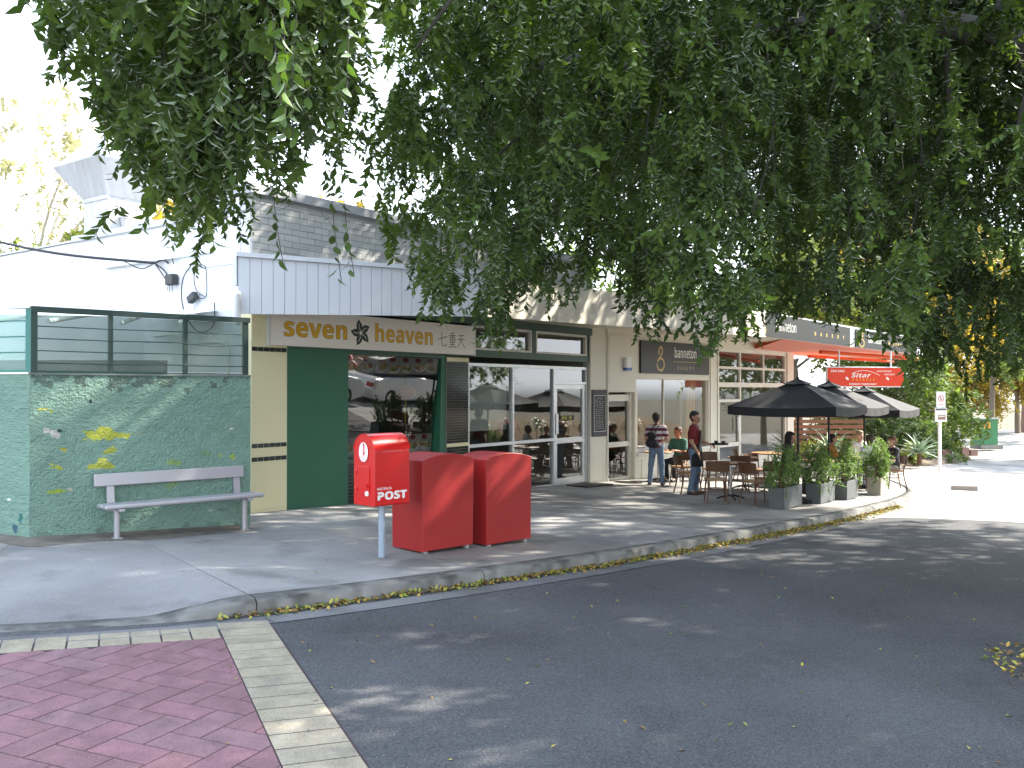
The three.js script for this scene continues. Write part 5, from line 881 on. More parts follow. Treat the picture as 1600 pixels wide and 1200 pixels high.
// ---------------------------------------------------------------- leaves
function leafGeo(L, W, fold = 0.25, droop = 0.12, fine = false) {                 // one pointed leaf from the origin along -y
  const rows = fine ? [[0, 0], [0.22, 0.40], [0.45, 0.5], [0.68, 0.36], [0.86, 0.14], [1, 0]] : [[0, 0.04], [0.4, 0.5], [0.78, 0.24], [1, 0]], P = [], I = [];
  rows.forEach(([t, w], i) => { const z = -droop * L * t * t * 2, x = w * W; P.push(-x, -t * L, z + fold * x, 0, -t * L, z, x, -t * L, z + fold * x); });
  for (let i = 0; i < rows.length - 1; i++) { const a = i * 3; I.push(a, a + 3, a + 1, a + 1, a + 3, a + 4, a + 1, a + 4, a + 2, a + 2, a + 4, a + 5); }
  const g = new THREE.BufferGeometry(); g.setAttribute('position', new THREE.Float32BufferAttribute(P, 3)); g.setAttribute('uv', new THREE.Float32BufferAttribute(P.filter((_, i) => i % 3 < 2), 2)); g.setIndex(I); g.computeVertexNormals(); return g.toNonIndexed();
}
const tf = (g, p, e, s = 1) => { const m = new THREE.Matrix4().compose(p, new THREE.Quaternion().setFromEuler(e), V(s, s, s)); return g.clone().applyMatrix4(m); };
function twigGeo(seed, L, n, leaf, spread, withStem = true) {        // drooping twig with alternate hanging leaves
  const q = rng(seed), bend = (q() - 0.5) * 0.9, bz = (q() - 0.5) * 0.9, out = [], pt = t => V(bend * L * t * (1 - 0.4 * t) + 0, -L * (t * 0.55 + 0.45 * t * t), bz * L * t * (1 - 0.4 * t));
  for (let i = 0; i < n; i++) { const t = 0.06 + 0.94 * (i + q() * 0.6) / n, yaw = i * 2.4 + q() * 1.4; out.push(tf(leaf, pt(Math.min(1, t)).add(V(0, 0, 0)), new THREE.Euler((0.25 + q() * spread) * 1.0, yaw, (q() - 0.5) * 0.7, 'YXZ'), 0.75 + q() * 0.5)); }
  if (withStem) out.push(new THREE.TubeGeometry(new THREE.CatmullRomCurve3([0, 0.35, 0.7, 1].map(pt)), 4, 0.0025, 3, false).toNonIndexed());
  return merge(out);
}
const leafMat = (r, g, b, t = 0.4) => new THREE.MeshPhysicalMaterial({ color: C(r, g, b), roughness: 0.96, transmission: t, thickness: 0, side: THREE.DoubleSide, ior: 1.4 });
function scatter(parent, name, geos, mat, items, tint) {             // items: [pos, euler, scale, tone]
  geos.forEach((g, k) => {
    const mine = items.filter((_, i) => i % geos.length === k); if (!mine.length) return;
    const im = new THREE.InstancedMesh(g, mat, mine.length), m = new THREE.Matrix4(), qt = new THREE.Quaternion();
    mine.forEach(([p, e, s, c], i) => { m.compose(p, qt.setFromEuler(e), V(s, s, s)); im.setMatrixAt(i, m); im.setColorAt(i, tint(c)); });
    im.name = parent ? name : numbered(name); im.castShadow = im.receiveShadow = true; im.userData.kind = 'stuff'; (parent || scene).add(im);
  });
}
// ---------------------------------------------------------------- weeping fig over the road
const DROPS = [[-2.53,5.22,3.81],[-3.16,6.49,4.32],[-3.88,7.91,4.91],[-2.24,4.71,3.48],[-2.98,6.16,4.16],[-3.41,7.15,4.41],[-2.5,5.52,3.45],[-2.98,6.52,4.22],[-3.27,7.02,4.12],[-2.42,5.57,3.2],[-2.44,5.61,3.4],[-3.5,7.88,4.01],[-2.14,5.14,2.86],[-2.67,6.41,3.54],[-3.03,7.09,3.68],[-2.06,5.01,2.78],[-2.73,6.72,3.28],[-2.97,7.17,3.47],[-2.11,5.42,2.72],[-2.46,6.18,2.91],[-2.77,7.24,3.2],[-2.04,5.44,2.65],[-2.1,5.62,2.67],[-2.93,7.9,3.02],[-1.68,4.72,2.62],[-2.06,5.9,2.82],[-2.79,7.95,2.96],[-1.78,5.19,2.87],[-2.16,6.54,2.78],[-2.51,7.31,3.06],[-1.77,5.52,2.9],[-1.91,6.01,3.09],[-2.65,8.09,3.07],[-1.59,5.23,2.98],[-2.01,6.47,3.66],[-2.26,7.23,3.63],[-1.6,5.43,3.04],[-1.73,6.15,3.34],[-2.08,7.39,3.45],[-1.47,5.58,3.35],[-1.74,6.28,3.58],[-1.9,6.99,3.32],[-1.33,5.44,2.95],[-1.46,5.95,3.44],[-1.82,7.43,3.59],[-1.23,5.08,3.19],[-1.37,5.95,3.05],[-1.72,7.37,3.83],[-1.19,5.47,3.1],[-1.31,5.82,3.18],[-1.61,7.49,3.39],[-1.1,5.36,3.29],[-1.24,6.04,3.26],[-1.51,7.79,3.86],[-0.96,5.25,3.34],[-1.18,6.3,3.58],[-1.26,6.82,3.78],[-0.96,7.02,3.31],[-1.15,9.03,3.82],[-1.37,11,3.79],[-1.76,13.16,5.88],[-0.93,7.97,2.82],[-0.9,8.32,3.15],[-1.23,10.29,4.4],[-1.49,13.21,4.08],[-0.57,6.95,2.23],[-0.87,8.89,3.07],[-1,11.25,2.6],[-1.17,12.04,2.81],[-0.59,7.45,2.25],[-0.63,8.07,2.28],[-0.74,10.5,3.56],[-0.95,11.95,3.22],[-0.31,7.03,2.25],[-0.53,9.06,2.76],[-0.38,9.74,2.77],[-0.49,11.91,3.69],[-0.19,7.06,2.31],[-0.15,8.06,2.43],[-0.19,10.77,2.42],[-0.34,11.69,3.73],[-0.03,7.46,2.29],[0.03,8.59,3.4],[-0.14,9.87,2.39],[-0.1,12.69,2.89],[0.17,7.35,2.84],[0.13,8.98,2.52],[0.15,9.87,3.17],[0.32,12.76,3.64],[0.3,7.08,2.57],[0.35,9.37,3.16],[0.27,9.9,2.87],[0.47,12.69,3.19],[0.36,6.71,2.38],[0.52,8.04,2.93],[0.53,10.85,4.01],[0.8,13.42,2.97],[0.58,7.9,2.61],[0.7,9.25,3.6],[0.9,10.07,3.71],[1,12.04,4.12],[0.76,7.82,2.53],[0.98,9.43,3.52],[0.89,9.63,2.72],[1.16,11.75,4],[0.77,6.7,2.94],[0.93,8,2.71],[1.37,10.65,2.91],[1.61,12.87,3.19],[1.16,7.79,2.37],[1.34,9.35,2.28],[1.47,10.5,2.33],[1.91,12.86,3.23],[1.16,8.16,3.14],[1.64,10.3,2.64],[1.8,11.94,3.14],[2.09,13.78,2.57],[1.27,7.14,2.32],[1.61,9.46,2.99],[2.34,12.64,3.38],[2.68,14.98,2.94],[1.37,7.25,2.24],[1.94,9.24,2.75],[2.33,12.23,3.96],[2.88,15.06,2.73],[1.63,7.13,2.25],[2.01,9.43,3.3],[2.59,12.11,3.04],[3.39,14.65,2.46],[1.71,7.02,2.28],[2.36,9.18,2.29],[3.11,12.37,2.45],[3.54,14.22,4.16],[1.98,7.58,2.21],[2.89,10.88,2.64],[3.29,12.1,2.5],[3.77,13.55,2.9],[2.31,7.91,3.2],[2.93,9.78,2.44],[3.42,11.26,3.85],[3.89,13.05,2.66],[2.49,7.78,3.24],[3.23,9.93,2.52],[4.24,12.93,3.49],[4.3,13.27,2.77],[2.87,8.5,3.39],[3.13,9.17,2.48],[4.35,12.82,4.22],[4.97,14.23,3.69],[2.88,7.76,2.54],[3.85,10.45,3.78],[4.45,11.72,2.69],[5.14,13.74,3.63],[2.8,7.13,2.7],[3.6,9.07,2.61],[4.34,11.37,3.31],[5.24,13.49,4.34],[3.72,8.84,2.25],[4,9.65,2.89],[5.07,11.92,3.05],[5.52,13.48,2.9],[3.11,7.22,2.1],[4.66,10.64,2.42],[5.47,12.5,2.27],[6.54,14.68,3.09],[3.66,7.94,1.93],[5.13,10.89,1.95],[5.11,11.24,2.05],[6.86,14.67,2.02],[3.98,8.24,2.07],[5.25,10.82,2.55],[5.99,12.41,1.96],[7.09,14.7,1.99],[4.47,8.88,1.9],[5.28,10.29,2.53],[6.01,11.86,1.96],[7.96,15.44,3.79],[4.44,8.13,1.9],[5.97,10.88,1.94],[6.75,12.43,1.97],[7.32,13.59,1.99],[4.05,7.1,1.92],[5.93,10.67,3.15],[6.73,11.89,1.94],[8.23,14.6,1.98],[5.13,8.85,1.95],[6.3,10.58,1.99],[6.59,11.17,2.64],[9.09,15.46,2.98]];
{
  const f = thing('fig_tree', 'large weeping fig whose leafy boughs hang over the road', 'tree', V(0, 0, 0));
  const bark = std(C(1, 1, 1), 0.9, { map: tex(256, 256, 0.8, (u, v) => { const n = fbm(u, v * 0.4, 10, 4); const b = 0.11 + 0.12 * (n - 0.5); return [b * 1.05, b * 0.95, b * 0.82]; }), bumpMap: grainT, bumpScale: 0.02 });
  const base = at(6.5, 8.4);
  mesh('trunk', limb([V(6.5, base.y - 0.2, -8.4), V(6.4, 1.2, -8.4), V(6.45, 2.8, -8.5), V(6.3, 4.2, -8.6)], 0.62, 0.40, 14, 14, 0.10), bark, f);
  for (const [pts, r0, r1] of [
    [[[6.3, 4.0, -8.6], [4.8, 5.35, -9.0], [2.9, 5.5, -9.2], [1.0, 5.3, -9.4], [-0.6, 4.9, -9.2]], 0.20, 0.05],
    [[[6.4, 3.9, -8.5], [5.6, 5.8, -9.8], [4.3, 6.9, -11.5], [2.6, 7.2, -13.6]], 0.22, 0.06],
    [[[6.5, 3.9, -8.6], [7.6, 5.8, -11.2], [8.6, 6.9, -14], [9.6, 7.2, -16.4]], 0.24, 0.07],
    [[[6.3, 4.0, -8.3], [4.6, 5.6, -7.2], [2.4, 6.0, -6.0], [0.2, 5.6, -5.2], [-1.5, 4.9, -4.8]], 0.19, 0.04],
    [[[6.6, 4.0, -8.4], [8.6, 6.2, -8.6], [11, 7.4, -10], [13.5, 7.6, -13]], 0.22, 0.06],
    [[[4.4, 5.45, -9.05], [4.5, 4.5, -9.3], [4.1, 3.9, -9.7]], 0.05, 0.015], [[[3.3, 5.5, -9.15], [2.6, 5.9, -9.6], [1.7, 5.8, -10.2]], 0.06, 0.02], [[[5.3, 5.2, -8.9], [5.0, 4.3, -8.8], [5.4, 3.8, -9.2]], 0.06, 0.02], [[[1.4, 5.3, -9.4], [0.4, 4.6, -9.0], [-0.3, 3.9, -8.7]], 0.045, 0.012], [[[0.6, 5.6, -5.4], [-0.2, 4.8, -6.2], [-0.7, 4.3, -6.6]], 0.04, 0.01],
  ]) mesh('limb', limb(pts.map(p => V(...p)), r0, r1, 18, 9, 0.06), bark, f);
  const q = rng(91), ra = (a, b) => a + (b - a) * q();
  for (let i = 0; i < 26; i++) { const Z = ra(8, 11), X = Z * ra(0.05, 0.52), top = ra(4.6, 5.6), len = ra(0.8, 2.3); mesh('aerial_root', tube([V(X, top, -Z), V(X + ra(-0.1, 0.1), top - len * 0.5, -Z), V(X + ra(-0.15, 0.15), top - len, -Z)], ra(0.003, 0.008), 8, 4), bark, f); }
  const small = leafGeo(0.082, 0.040), geos = [1, 2, 3, 4, 5].map(s => twigGeo(s * 13, 0.34, 19, small, 0.75));
  const lm = leafMat(0.062, 0.118, 0.012, 0.42);
  let items = []; const hanging = items;
  // openings in the crown through which the sun reaches the bins, the post box and the paving
  const gaps = [[0.06, 0.86, 11.3, 0.30], [-0.58, 0.78, 10.7, 0.22], [-1.36, 1.2, 9.95, 0.2], [-2.35, -0.1, 6.25, 0.22], [-0.9, -0.2, 7.2, 0.25], [3.2, -0.5, 15.2, 0.3], [1.5, -0.3, 13.6, 0.3]];
  const inGap = (X, y, Z) => gaps.some(g => { const dx = X - g[0], dy = y - g[1], dz = -Z + g[2], t = dx * SUN.x + dy * SUN.y + dz * SUN.z; return t > 0 && dx * dx + dy * dy + dz * dz - t * t < g[3] * g[3]; });
  const put = (X, y, Z, s, tone) => inGap(X, y - 0.15, Z) || items.push([V(X, y, -Z), new THREE.Euler(ra(-0.75, 0.75), ra(0, 6.3), ra(-0.75, 0.75)), s, tone]);
  for (const [X, Z, yb0] of DROPS) {
    const yb = yb0 + (X / Z > -0.115 && X / Z < -0.04 ? 0.022 * Z : 0);
    const top = Math.min(yb + 4.6, 1.765 + 0.46 * Z + 0.9), Ht = top - yb, dens = (Z < 8 ? 15 : 16) * (Z > 7 ? ra(0.55, 1.25) : 1), n = Math.round(Ht * dens), r0 = Z < 8.3 && X < -1 ? 0.06 + 0.018 * Z : 0.16 + 0.022 * Z, lobe = ra(0.35, 1), tone0 = ra(0.75, 1.25);
    for (let i = 0; i < n; i += 6) {
      const t = Math.pow(q(), Z > 7 ? 1.25 : 0.9), y = yb + 0.15 + t * Ht, r = r0 * sm(-0.2, 0.8, (y - yb) / 1.0) * (0.75 + 0.5 * Math.sin(t * 9 + lobe * 6)), a = ra(0, 6.3), rad = r * 1.25 * Math.sqrt(q());
      const cx = X + rad * Math.cos(a), cz = Z + rad * Math.sin(a), tone = tone0 * ra(0.7, 1.35), cr = ra(0.10, 0.24), m = t < 0.06 ? 4 : Math.round(ra(4, 8));
      for (let j = 0; j < m; j++) put(cx + ra(-cr, cr), y + 0.12 + ra(-cr, cr) * 1.1, cz + ra(-cr, cr), ra(0.75, 1.2), tone * ra(0.85, 1.2));
    }
  }
  // high crown over and beside the frame
  const high = items = [];
  const inFrameClear = (X, y, Z) => { const a = X / Z, e = (y - 1.765) / Z; return Z > 0.5 && a > -0.62 && a < -0.125 && e < 0.52; };
  const litFrom = X => X < 3.5 ? 20.4 : X < 5 ? lerp(20.4, 17.6, (X - 3.5) / 1.5) : X < 6.9 ? lerp(17.6, 16.5, (X - 5) / 1.9) : 16.5 + 0.16 * (X - 6.9);
  for (let k = 0; k < 760; k++) {
    const gX = ra(-10, 9.5), gZ = ra(2.5, 20.6), y = ra(5.6, 9.4), X = gX + 1.13 * (y + 0.5), Z = gZ + 0.53 * (y + 0.5), R_ = ra(0.6, 1.15);
    if (gZ > litFrom(gX) - 0.4 || Math.hypot(X - 6.5, Z - 10) > 14.5 || (X < 2.2 && Z < 7.5)) continue;
    const a = X / Z; if (a > -0.62 && a < -0.06 && (y - 1.765) / Z < 0.50) continue;
    const n = Math.round(22 * R_ * R_ * R_ + 2);
    for (let i = 0; i < n; i++) { const u = ra(-1, 1), th = ra(0, 6.3), rr_ = R_ * Math.cbrt(q()), sx = Math.sqrt(1 - u * u); const px = X + rr_ * sx * Math.cos(th), py = y + rr_ * u * 0.6, pz = Z + rr_ * sx * Math.sin(th); if (inFrameClear(px, py, pz)) continue; put(px, py, pz, ra(1.3, 2.1), ra(0.7, 1.2)); }
  }
  // low skirt on the right, outside and at the edge of the frame
  for (let k = 0; k < 150; k++) { const Z = ra(5, 15), X = Z * 0.60 + ra(0.5, 5.5), y = ra(2.6, 6), n = 26; for (let i = 0; i < n; i++) put(X + ra(-0.6, 0.6), y + ra(-0.8, 0.8), Z + ra(-0.6, 0.6), ra(0.9, 1.4), ra(0.7, 1.2)); }
  scatter(f, 'high_foliage', geos, std(C(0.05, 0.095, 0.011), 0.6, { side: THREE.DoubleSide }), high, c => C(c * (0.82 + 0.2 * c), c, c * 0.85));
  scatter(f, 'foliage', geos, lm, hanging, c => C(c * (0.82 + 0.2 * c), c, c * 0.85));
  
  // nearest leaves, one by one
  const big = leafGeo(0.088, 0.046, 0.28, 0.10, true), mats = [leafMat(0.075, 0.15, 0.012, 0.45), leafMat(0.10, 0.19, 0.014, 0.45), leafMat(0.055, 0.11, 0.012, 0.45)];
  let made = 0;
  for (const [X, Z, yt, len] of [[-1.66, 6.1, 3.25, 0.62], [-1.24, 6.0, 3.2, 0.72], [-1.14, 5.9, 3.15, 0.62]]) {     // thin strands that hang clear of the clump
    mesh('twig', tube([V(X, yt + 0.3, -Z), V(X + 0.05, yt - len * 0.5, -Z), V(X + 0.1, yt - len, -Z)], 0.0026, 8, 4), bark, f);
    for (let i = 0; i < 10; i++, made++) { const t = (i + 0.5) / 10, m = mesh('leaf', big, mats[2], f); m.position.set(X + 0.08 * t, yt - len * t, -Z); m.rotation.set(ra(0.2, 0.8), i * 2.5 + ra(0, 1), ra(-0.5, 0.5), 'YXZ'); m.scale.setScalar(ra(0.85, 1.2)); }
  }
  for (let b = 0; made < 290 && b < 60; b++) {
    const Z = ra(3.9, 5.6), a = ra(-0.42, -0.18), X = a * Z, yt = 1.765 + ra(0.30, 0.47) * Z, len = ra(0.5, 1.05), yEnd = yt - len, lowest = 1.765 + (a < -0.33 ? 0.27 : 0.25) * Z; if (yEnd < lowest) continue;
    const dx = ra(-0.12, 0.12), dz = ra(-0.12, 0.12); mesh('twig', tube([V(X, yt, -Z), V(X + dx * 0.5, yt - len * 0.5, -Z), V(X + dx, yEnd, -Z + dz)], 0.0026, 8, 4), bark, f);
    const n = Math.round(len / 0.052);
    for (let i = 0; i < n && made < 290; i++, made++) { const t = (i + 0.5) / n, m = mesh('leaf', big, mats[Math.floor(q() * 3)], f); m.position.set(X + dx * t, yt - len * t, -Z + dz * t); m.rotation.set(ra(0.2, 0.8), i * 2.5 + ra(0, 1), ra(-0.5, 0.5), 'YXZ'); m.scale.setScalar(ra(0.8, 1.2)); }
  }
}
// ---------------------------------------------------------------- fallen leaves
{
  const flat = leafGeo(0.075, 0.042, 0.35, 0.2).rotateX(-PI / 2), flat2 = leafGeo(0.06, 0.034, 0.7, -0.3).rotateX(-PI / 2), q = rng(404), ra = (a, b) => a + (b - a) * q(), it = [];
  const lm = new THREE.MeshStandardMaterial({ color: C(1, 1, 1), roughness: 0.75, side: THREE.DoubleSide });
  const cols = [C(0.42, 0.36, 0.05), C(0.30, 0.30, 0.05), C(0.16, 0.22, 0.03), C(0.28, 0.16, 0.05), C(0.14, 0.08, 0.035), C(0.46, 0.30, 0.06)];
  for (let i = 0; i < 3600; i++) { const s = sJoint - 0.4 + Math.pow(q(), 0.8) * 16.2, thick = 0.05 + 0.16 * sm(2, 11, s - sJoint) + 0.03 * Math.sin(s * 3.1), w = -0.035 - Math.abs(ra(-1, 1) * ra(0, 1)) * (0.10 + thick), f = kFrame(s), X = f.x + f.nx * w, Z = f.z + f.nz * w; it.push([V(X, roadY(X, Z) + 0.006 + ra(0, 0.022), -Z), new THREE.Euler(ra(-0.4, 0.4), ra(0, 6.3), ra(-0.4, 0.4)), ra(0.5, 1.0), Math.floor(q() * 6)]); }
  for (let i = 0; i < 300; i++) { const Z = 3.2 + 14 * q(), X = ra(-0.45, 0.62) * Z; const f = V(X, 0, Z); const inRoad = X > -2 && ((X + 2.2) * 0.7 - (Z - 7.6) * 0.71) > 0.5; if (!inRoad && q() < 0.72) continue; const k = inRoad; const y = inRoad ? roadY(X, Z) + 0.008 : gy(X, Z) + 0.008; if (!inRoad && X < -2.4 && Z < 8) continue; it.push([V(X, y, -Z), new THREE.Euler(ra(-0.2, 0.2), ra(0, 6.3), ra(-0.2, 0.2)), ra(0.35, 0.75), Math.floor(q() * 4)]); }
  for (let i = 0; i < 520; i++) { const a = ra(0, 6.3), r = Math.sqrt(q()) * 1.25, X = 4.45 + r * Math.cos(a) * 0.6, Z = 6.8 + r * Math.sin(a) * 0.7; it.push([V(X, roadY(X, Z) + 0.008 + ra(0, 0.03), -Z), new THREE.Euler(ra(-0.4, 0.4), ra(0, 6.3), ra(-0.4, 0.4)), ra(0.5, 1.0), Math.floor(q() * 6)]); }
  [flat, flat2].forEach((g, k) => { const mine = it.filter((_, i) => i % 2 === k), im = new THREE.InstancedMesh(g, lm, mine.length), m = new THREE.Matrix4(), qt = new THREE.Quaternion(); mine.forEach(([p, e, s, c], i) => { m.compose(p, qt.setFromEuler(e), V(s, s, s)); im.setMatrixAt(i, m); im.setColorAt(i, cols[c].clone().multiplyScalar(ra(0.7, 1.15))); }); im.name = numbered('fallen_leaves'); im.receiveShadow = im.castShadow = true; im.userData = { kind: 'stuff', label: k ? 'curled yellow and brown leaves fallen along the gutter' : 'flat yellow and green leaves fallen on the road' }; scene.add(im); });
}
// ---------------------------------------------------------------- planters and their shrubs
{
  const sp = leafGeo(0.07, 0.034, 0.3, 0.15), gs = [7, 8, 9].map(s => twigGeo(s * 7, 0.22, 13, sp, 1.3)), lm = leafMat(0.16, 0.27, 0.05, 0.45);
  const mk = (X, Z, len, label, pl, seed, hh, pale) => {
    const p = thing('planter', label, 'planter', at(X, Z), T1, 'planters along the kerb');
    const grey = std(pale ? C(0.42, 0.38, 0.30)   : C(0.10, 0.11, 0.11), 0.7, { bumpMap: grainT, bumpScale: 0.003 }), d = 0.30, h = 0.40;
    mesh('trough', [rbox(len, h, 0.022, 0.006, len / 2, h / 2, -0.011), rbox(len, h, 0.022, 0.006, len / 2, h / 2, -d + 0.011), rbox(0.022, h, d - 0.046, 0.006, 0.011, h / 2, -d / 2), rbox(0.022, h, d - 0.046, 0.006, len - 0.011, h / 2, -d / 2), box(len - 0.05, 0.03, d - 0.05, len / 2, 0.016, -d / 2)], grey, p);
    mesh('soil', box(len - 0.05, 0.03, d - 0.05, len / 2, h - 0.05, -d / 2), M.soilStrip, p);
    const c = thing('planter_shrub', pl, 'shrub', at(X, Z, h - 0.04), T1, 'shrubs in the planters'), q = rng(seed), ra = (a, b) => a + (b - a) * q(), it = [], st = [];
    for (let i = 0; i < 9; i++) { const x = ra(0.1, len - 0.1), z = ra(-d + 0.08, -0.08); st.push(limb([V(x, 0, z), V(x + ra(-0.06, 0.06), 0.25, z + ra(-0.05, 0.05)), V(x + ra(-0.15, 0.15), ra(0.4, hh), z + ra(-0.12, 0.12))], 0.009, 0.004, 6, 5)); }
    mesh('stems', st, M.wood, c);
    for (let i = 0; i < 150; i++) { const x = ra(-0.02, len + 0.02), hmax = hh * (0.72 + 0.28 * Math.sin(x * 5 + seed)), y = Math.pow(q(), 0.8) * hmax; it.push([V(x + ra(-0.05, 0.05), y + 0.06, -d / 2 + ra(-1, 1) * (0.20 + 0.06 * Math.sin(x * 9))), new THREE.Euler(ra(-0.6, 0.6) + (q() < 0.6 ? PI : 0), ra(0, 6.3), ra(-0.6, 0.6)), ra(0.8, 1.2), ra(0.75, 1.3)]); }
    scatter(c, 'foliage', gs, lm, it, c_ => C(c_, c_, c_ * 0.8));
  };
  mk(5.05, 16.62, 1.0, 'dark grey trough planter nearest the camera at the kerb', 'dark leafy shrub in the nearest planter', 5, 0.62);
  mk(6.18, 17.95, 0.95, 'grey trough planter second along the kerb', 'leafy shrub in the second planter, half in the sun', 6, 0.66);
  mk(7.1, 19.0, 0.85, 'grey trough planter third along the kerb', 'bright leafy shrub in the third planter', 7, 0.78);
  mk(8.45, 20.55, 0.6, 'beige trough planter at the sunny end of the row', 'bright bushy shrub in the beige planter', 8, 0.75, true);
}
// ---------------------------------------------------------------- background planting
const clumpG = [3, 4, 5, 6].map(s => twigGeo(s * 31, 0.9, 17, leafGeo(0.24, 0.12, 0.3, 0.15), 1.5, false));
function crown(parent, mat, blobs, dens, seed, scale = 1, name = 'crown') {
  const q = rng(seed), ra = (a, b) => a + (b - a) * q(), it = [];
  for (const [x, y, z, r, sq = 0.85] of blobs) { const n = Math.round(dens * 0.62 * r * r); for (let i = 0; i < n; i++) { const u = ra(-1, 1), th = ra(0, 6.3), R_ = r * Math.pow(q(), 0.4), s = Math.sqrt(1 - u * u); it.push([V(x + R_ * s * Math.cos(th), y + R_ * u * sq, z + R_ * s * Math.sin(th)), new THREE.Euler(ra(-0.8, 0.8), ra(0, 6.3), ra(-0.8, 0.8)), scale * ra(0.75, 1.55), ra(0.7, 1.3)]); } }
  scatter(parent, name, clumpG, mat, it, c => C(c, c, c * 0.9));
}
function tree(X, Z, h, r, label, o = {}) {
  const q = rng(o.seed || Math.round(X * 71 + Z * 13) + 5000), ra = (a, b) => a + (b - a) * q(), t = thing(o.name || 'street_tree', label, 'tree', at(X, Z, -0.15), 0, o.group);
  const bk = o.bark || std(C(0.20, 0.16, 0.12), 0.95), tr = o.trunk || 0.2, blobs = [], fork = h * (o.fork || 0.35), lean = ra(-0.6, 0.6);
  mesh('trunk', limb([V(0, -0.1, 0), V(lean * 0.3, fork * 0.5, 0), V(lean, fork, ra(-0.3, 0.3))], tr, tr * 0.65, 8, 9, 0.05), bk, t);
  for (let i = 0; i < (o.n || 8); i++) { const a = i * 2.4 + ra(0, 0.8), rad = r * ra(0.35, 0.8), y = lerp(fork * 1.15, h - r * 0.35, (i + 0.5) / (o.n || 8)), e = V(rad * Math.cos(a), y, rad * Math.sin(a)); mesh('limb', limb([V(lean, fork * 0.95, 0), V(lean + (e.x - lean) * 0.4, lerp(fork, y, 0.6), e.z * 0.4), e], tr * 0.42, 0.03, 8, 6), bk, t); blobs.push([e.x, e.y, e.z, r * ra(0.38, 0.58)]); }
  blobs.push([lean, h - r * 0.4, 0, r * 0.5]); crown(t, o.mat, blobs, o.dens || 36, o.seed || Math.round(X * 100 + Z), o.leaf || 1); return t;
}
const gumL = leafMat(0.42, 0.40, 0.22, 0.4), yel = leafMat(0.40, 0.30, 0.03, 0.5), mid = leafMat(0.15, 0.22, 0.035, 0.48), dk = leafMat(0.085, 0.14, 0.028, 0.42), lime = leafMat(0.20, 0.25, 0.035, 0.5);
const paleBark = std(C(0.5, 0.45, 0.38), 0.9);
// behind the white building
tree(-15.5, 29, 12.5, 4.6, 'thin pale gum tree behind the left end of the white building', { mat: gumL, bark: paleBark, dens: 6, n: 11, leaf: 0.75, fork: 0.3 });
tree(-11.2, 31, 12, 3.8, 'thin pale gum tree behind the exhaust duct', { mat: gumL, bark: paleBark, dens: 5, n: 10, leaf: 0.7, fork: 0.35 });
tree(-19.5, 30, 7.6, 3.4, 'yellow green tree low behind the white wing at the left edge', { mat: lime, dens: 26 }); tree(-13.6, 27, 7.0, 2.4, 'yellow green tree low behind the exhaust duct', { mat: lime, dens: 24 });
tree(-9.4, 28.5, 9.2, 2.6, 'orange tinted tree behind the white corner of the building', { mat: yel, bark: paleBark, dens: 20 }); tree(-6.0, 30, 9.0, 2.8, 'yellow tree rising behind the grey parapet', { mat: yel, bark: paleBark, dens: 20 }); tree(-2.6, 34, 8.4, 2.8, 'lime tree behind the middle of the grey parapet', { mat: lime, dens: 22 });
tree(2.5, 40, 9.5, 4, 'tall green tree behind the restaurant roof', { mat: mid, dens: 26 }); tree(8.5, 44, 10, 4.2, 'tall green tree behind the bakery roof', { mat: mid, dens: 26 });
// right background
tree(13.2, 41, 11.5, 4.4, 'tall lime green tree beyond the hanging takeaway sign', { mat: lime, dens: 30 }); tree(18.2, 44, 13.5, 5.0, 'tall yellow leaved tree beyond the parking sign', { mat: yel, dens: 28 }); tree(23.5, 50, 14, 5.4, 'tall green tree beyond the utility cabinet', { mat: mid, dens: 30 }); tree(30, 56, 14, 6, 'large dark tree at the far right of the road', { mat: dk, dens: 28 });
tree(17.0, 39.5, 7.4, 3.0, 'bushy green tree right behind the parking sign', { mat: mid, dens: 40, fork: 0.22, trunk: 0.14 }); tree(19.6, 43.5, 6.4, 2.3, 'bright lime bushy tree left of the utility cabinet', { mat: lime, dens: 40, fork: 0.2, trunk: 0.12 });
tree(30.5, 60, 4.9, 2.3, 'low yellow flowering tree over the far bright road', { mat: yel, dens: 46, fork: 0.45 }); tree(35.0, 62, 6.5, 2.6, 'yellow flowering tree at the right edge of the far road', { mat: yel, dens: 46, fork: 0.45 });
for (const [X, Z, k] of [[33.8, 63, 'pale trunked street tree beyond the far road, left of two'], [36.6, 64, 'brown trunked street tree beyond the far road, right of two']]) tree(X, Z, 11, 4, k, { mat: mid, dens: 22, fork: 0.5, trunk: 0.3, bark: std(k.startsWith('pale') ? C(0.38, 0.42, 0.36) : C(0.26, 0.17, 0.12), 0.9) });
function shrub(X, Z, w, h, mat, label, dens = 60, leaf = 0.7) { const s = thing('shrub', label, 'shrub', at(X, Z, 0.0), 0, 'garden shrubs'); mesh('stems', [limb([V(0, -0.1, 0), V(0.1, h * 0.3, 0), V(0.2, h * 0.6, 0.1)], 0.05, 0.02, 6, 6), limb([V(0.05, -0.1, 0.05), V(-0.2, h * 0.3, 0.1), V(-0.4 * w, h * 0.55, 0)], 0.04, 0.015, 6, 6)], M.wood, s); const q = rng(Math.round(X * 10 + Z * 37)); const bl = []; for (let i = 0; i < 6; i++) bl.push([(q() - 0.5) * w * 1.1, h * (0.3 + 0.45 * q()), (q() - 0.5) * w * 0.8, h * 0.36, 0.9]); crown(s, mat, bl, dens, Math.round(X * 17 + Z), leaf, 'foliage'); }
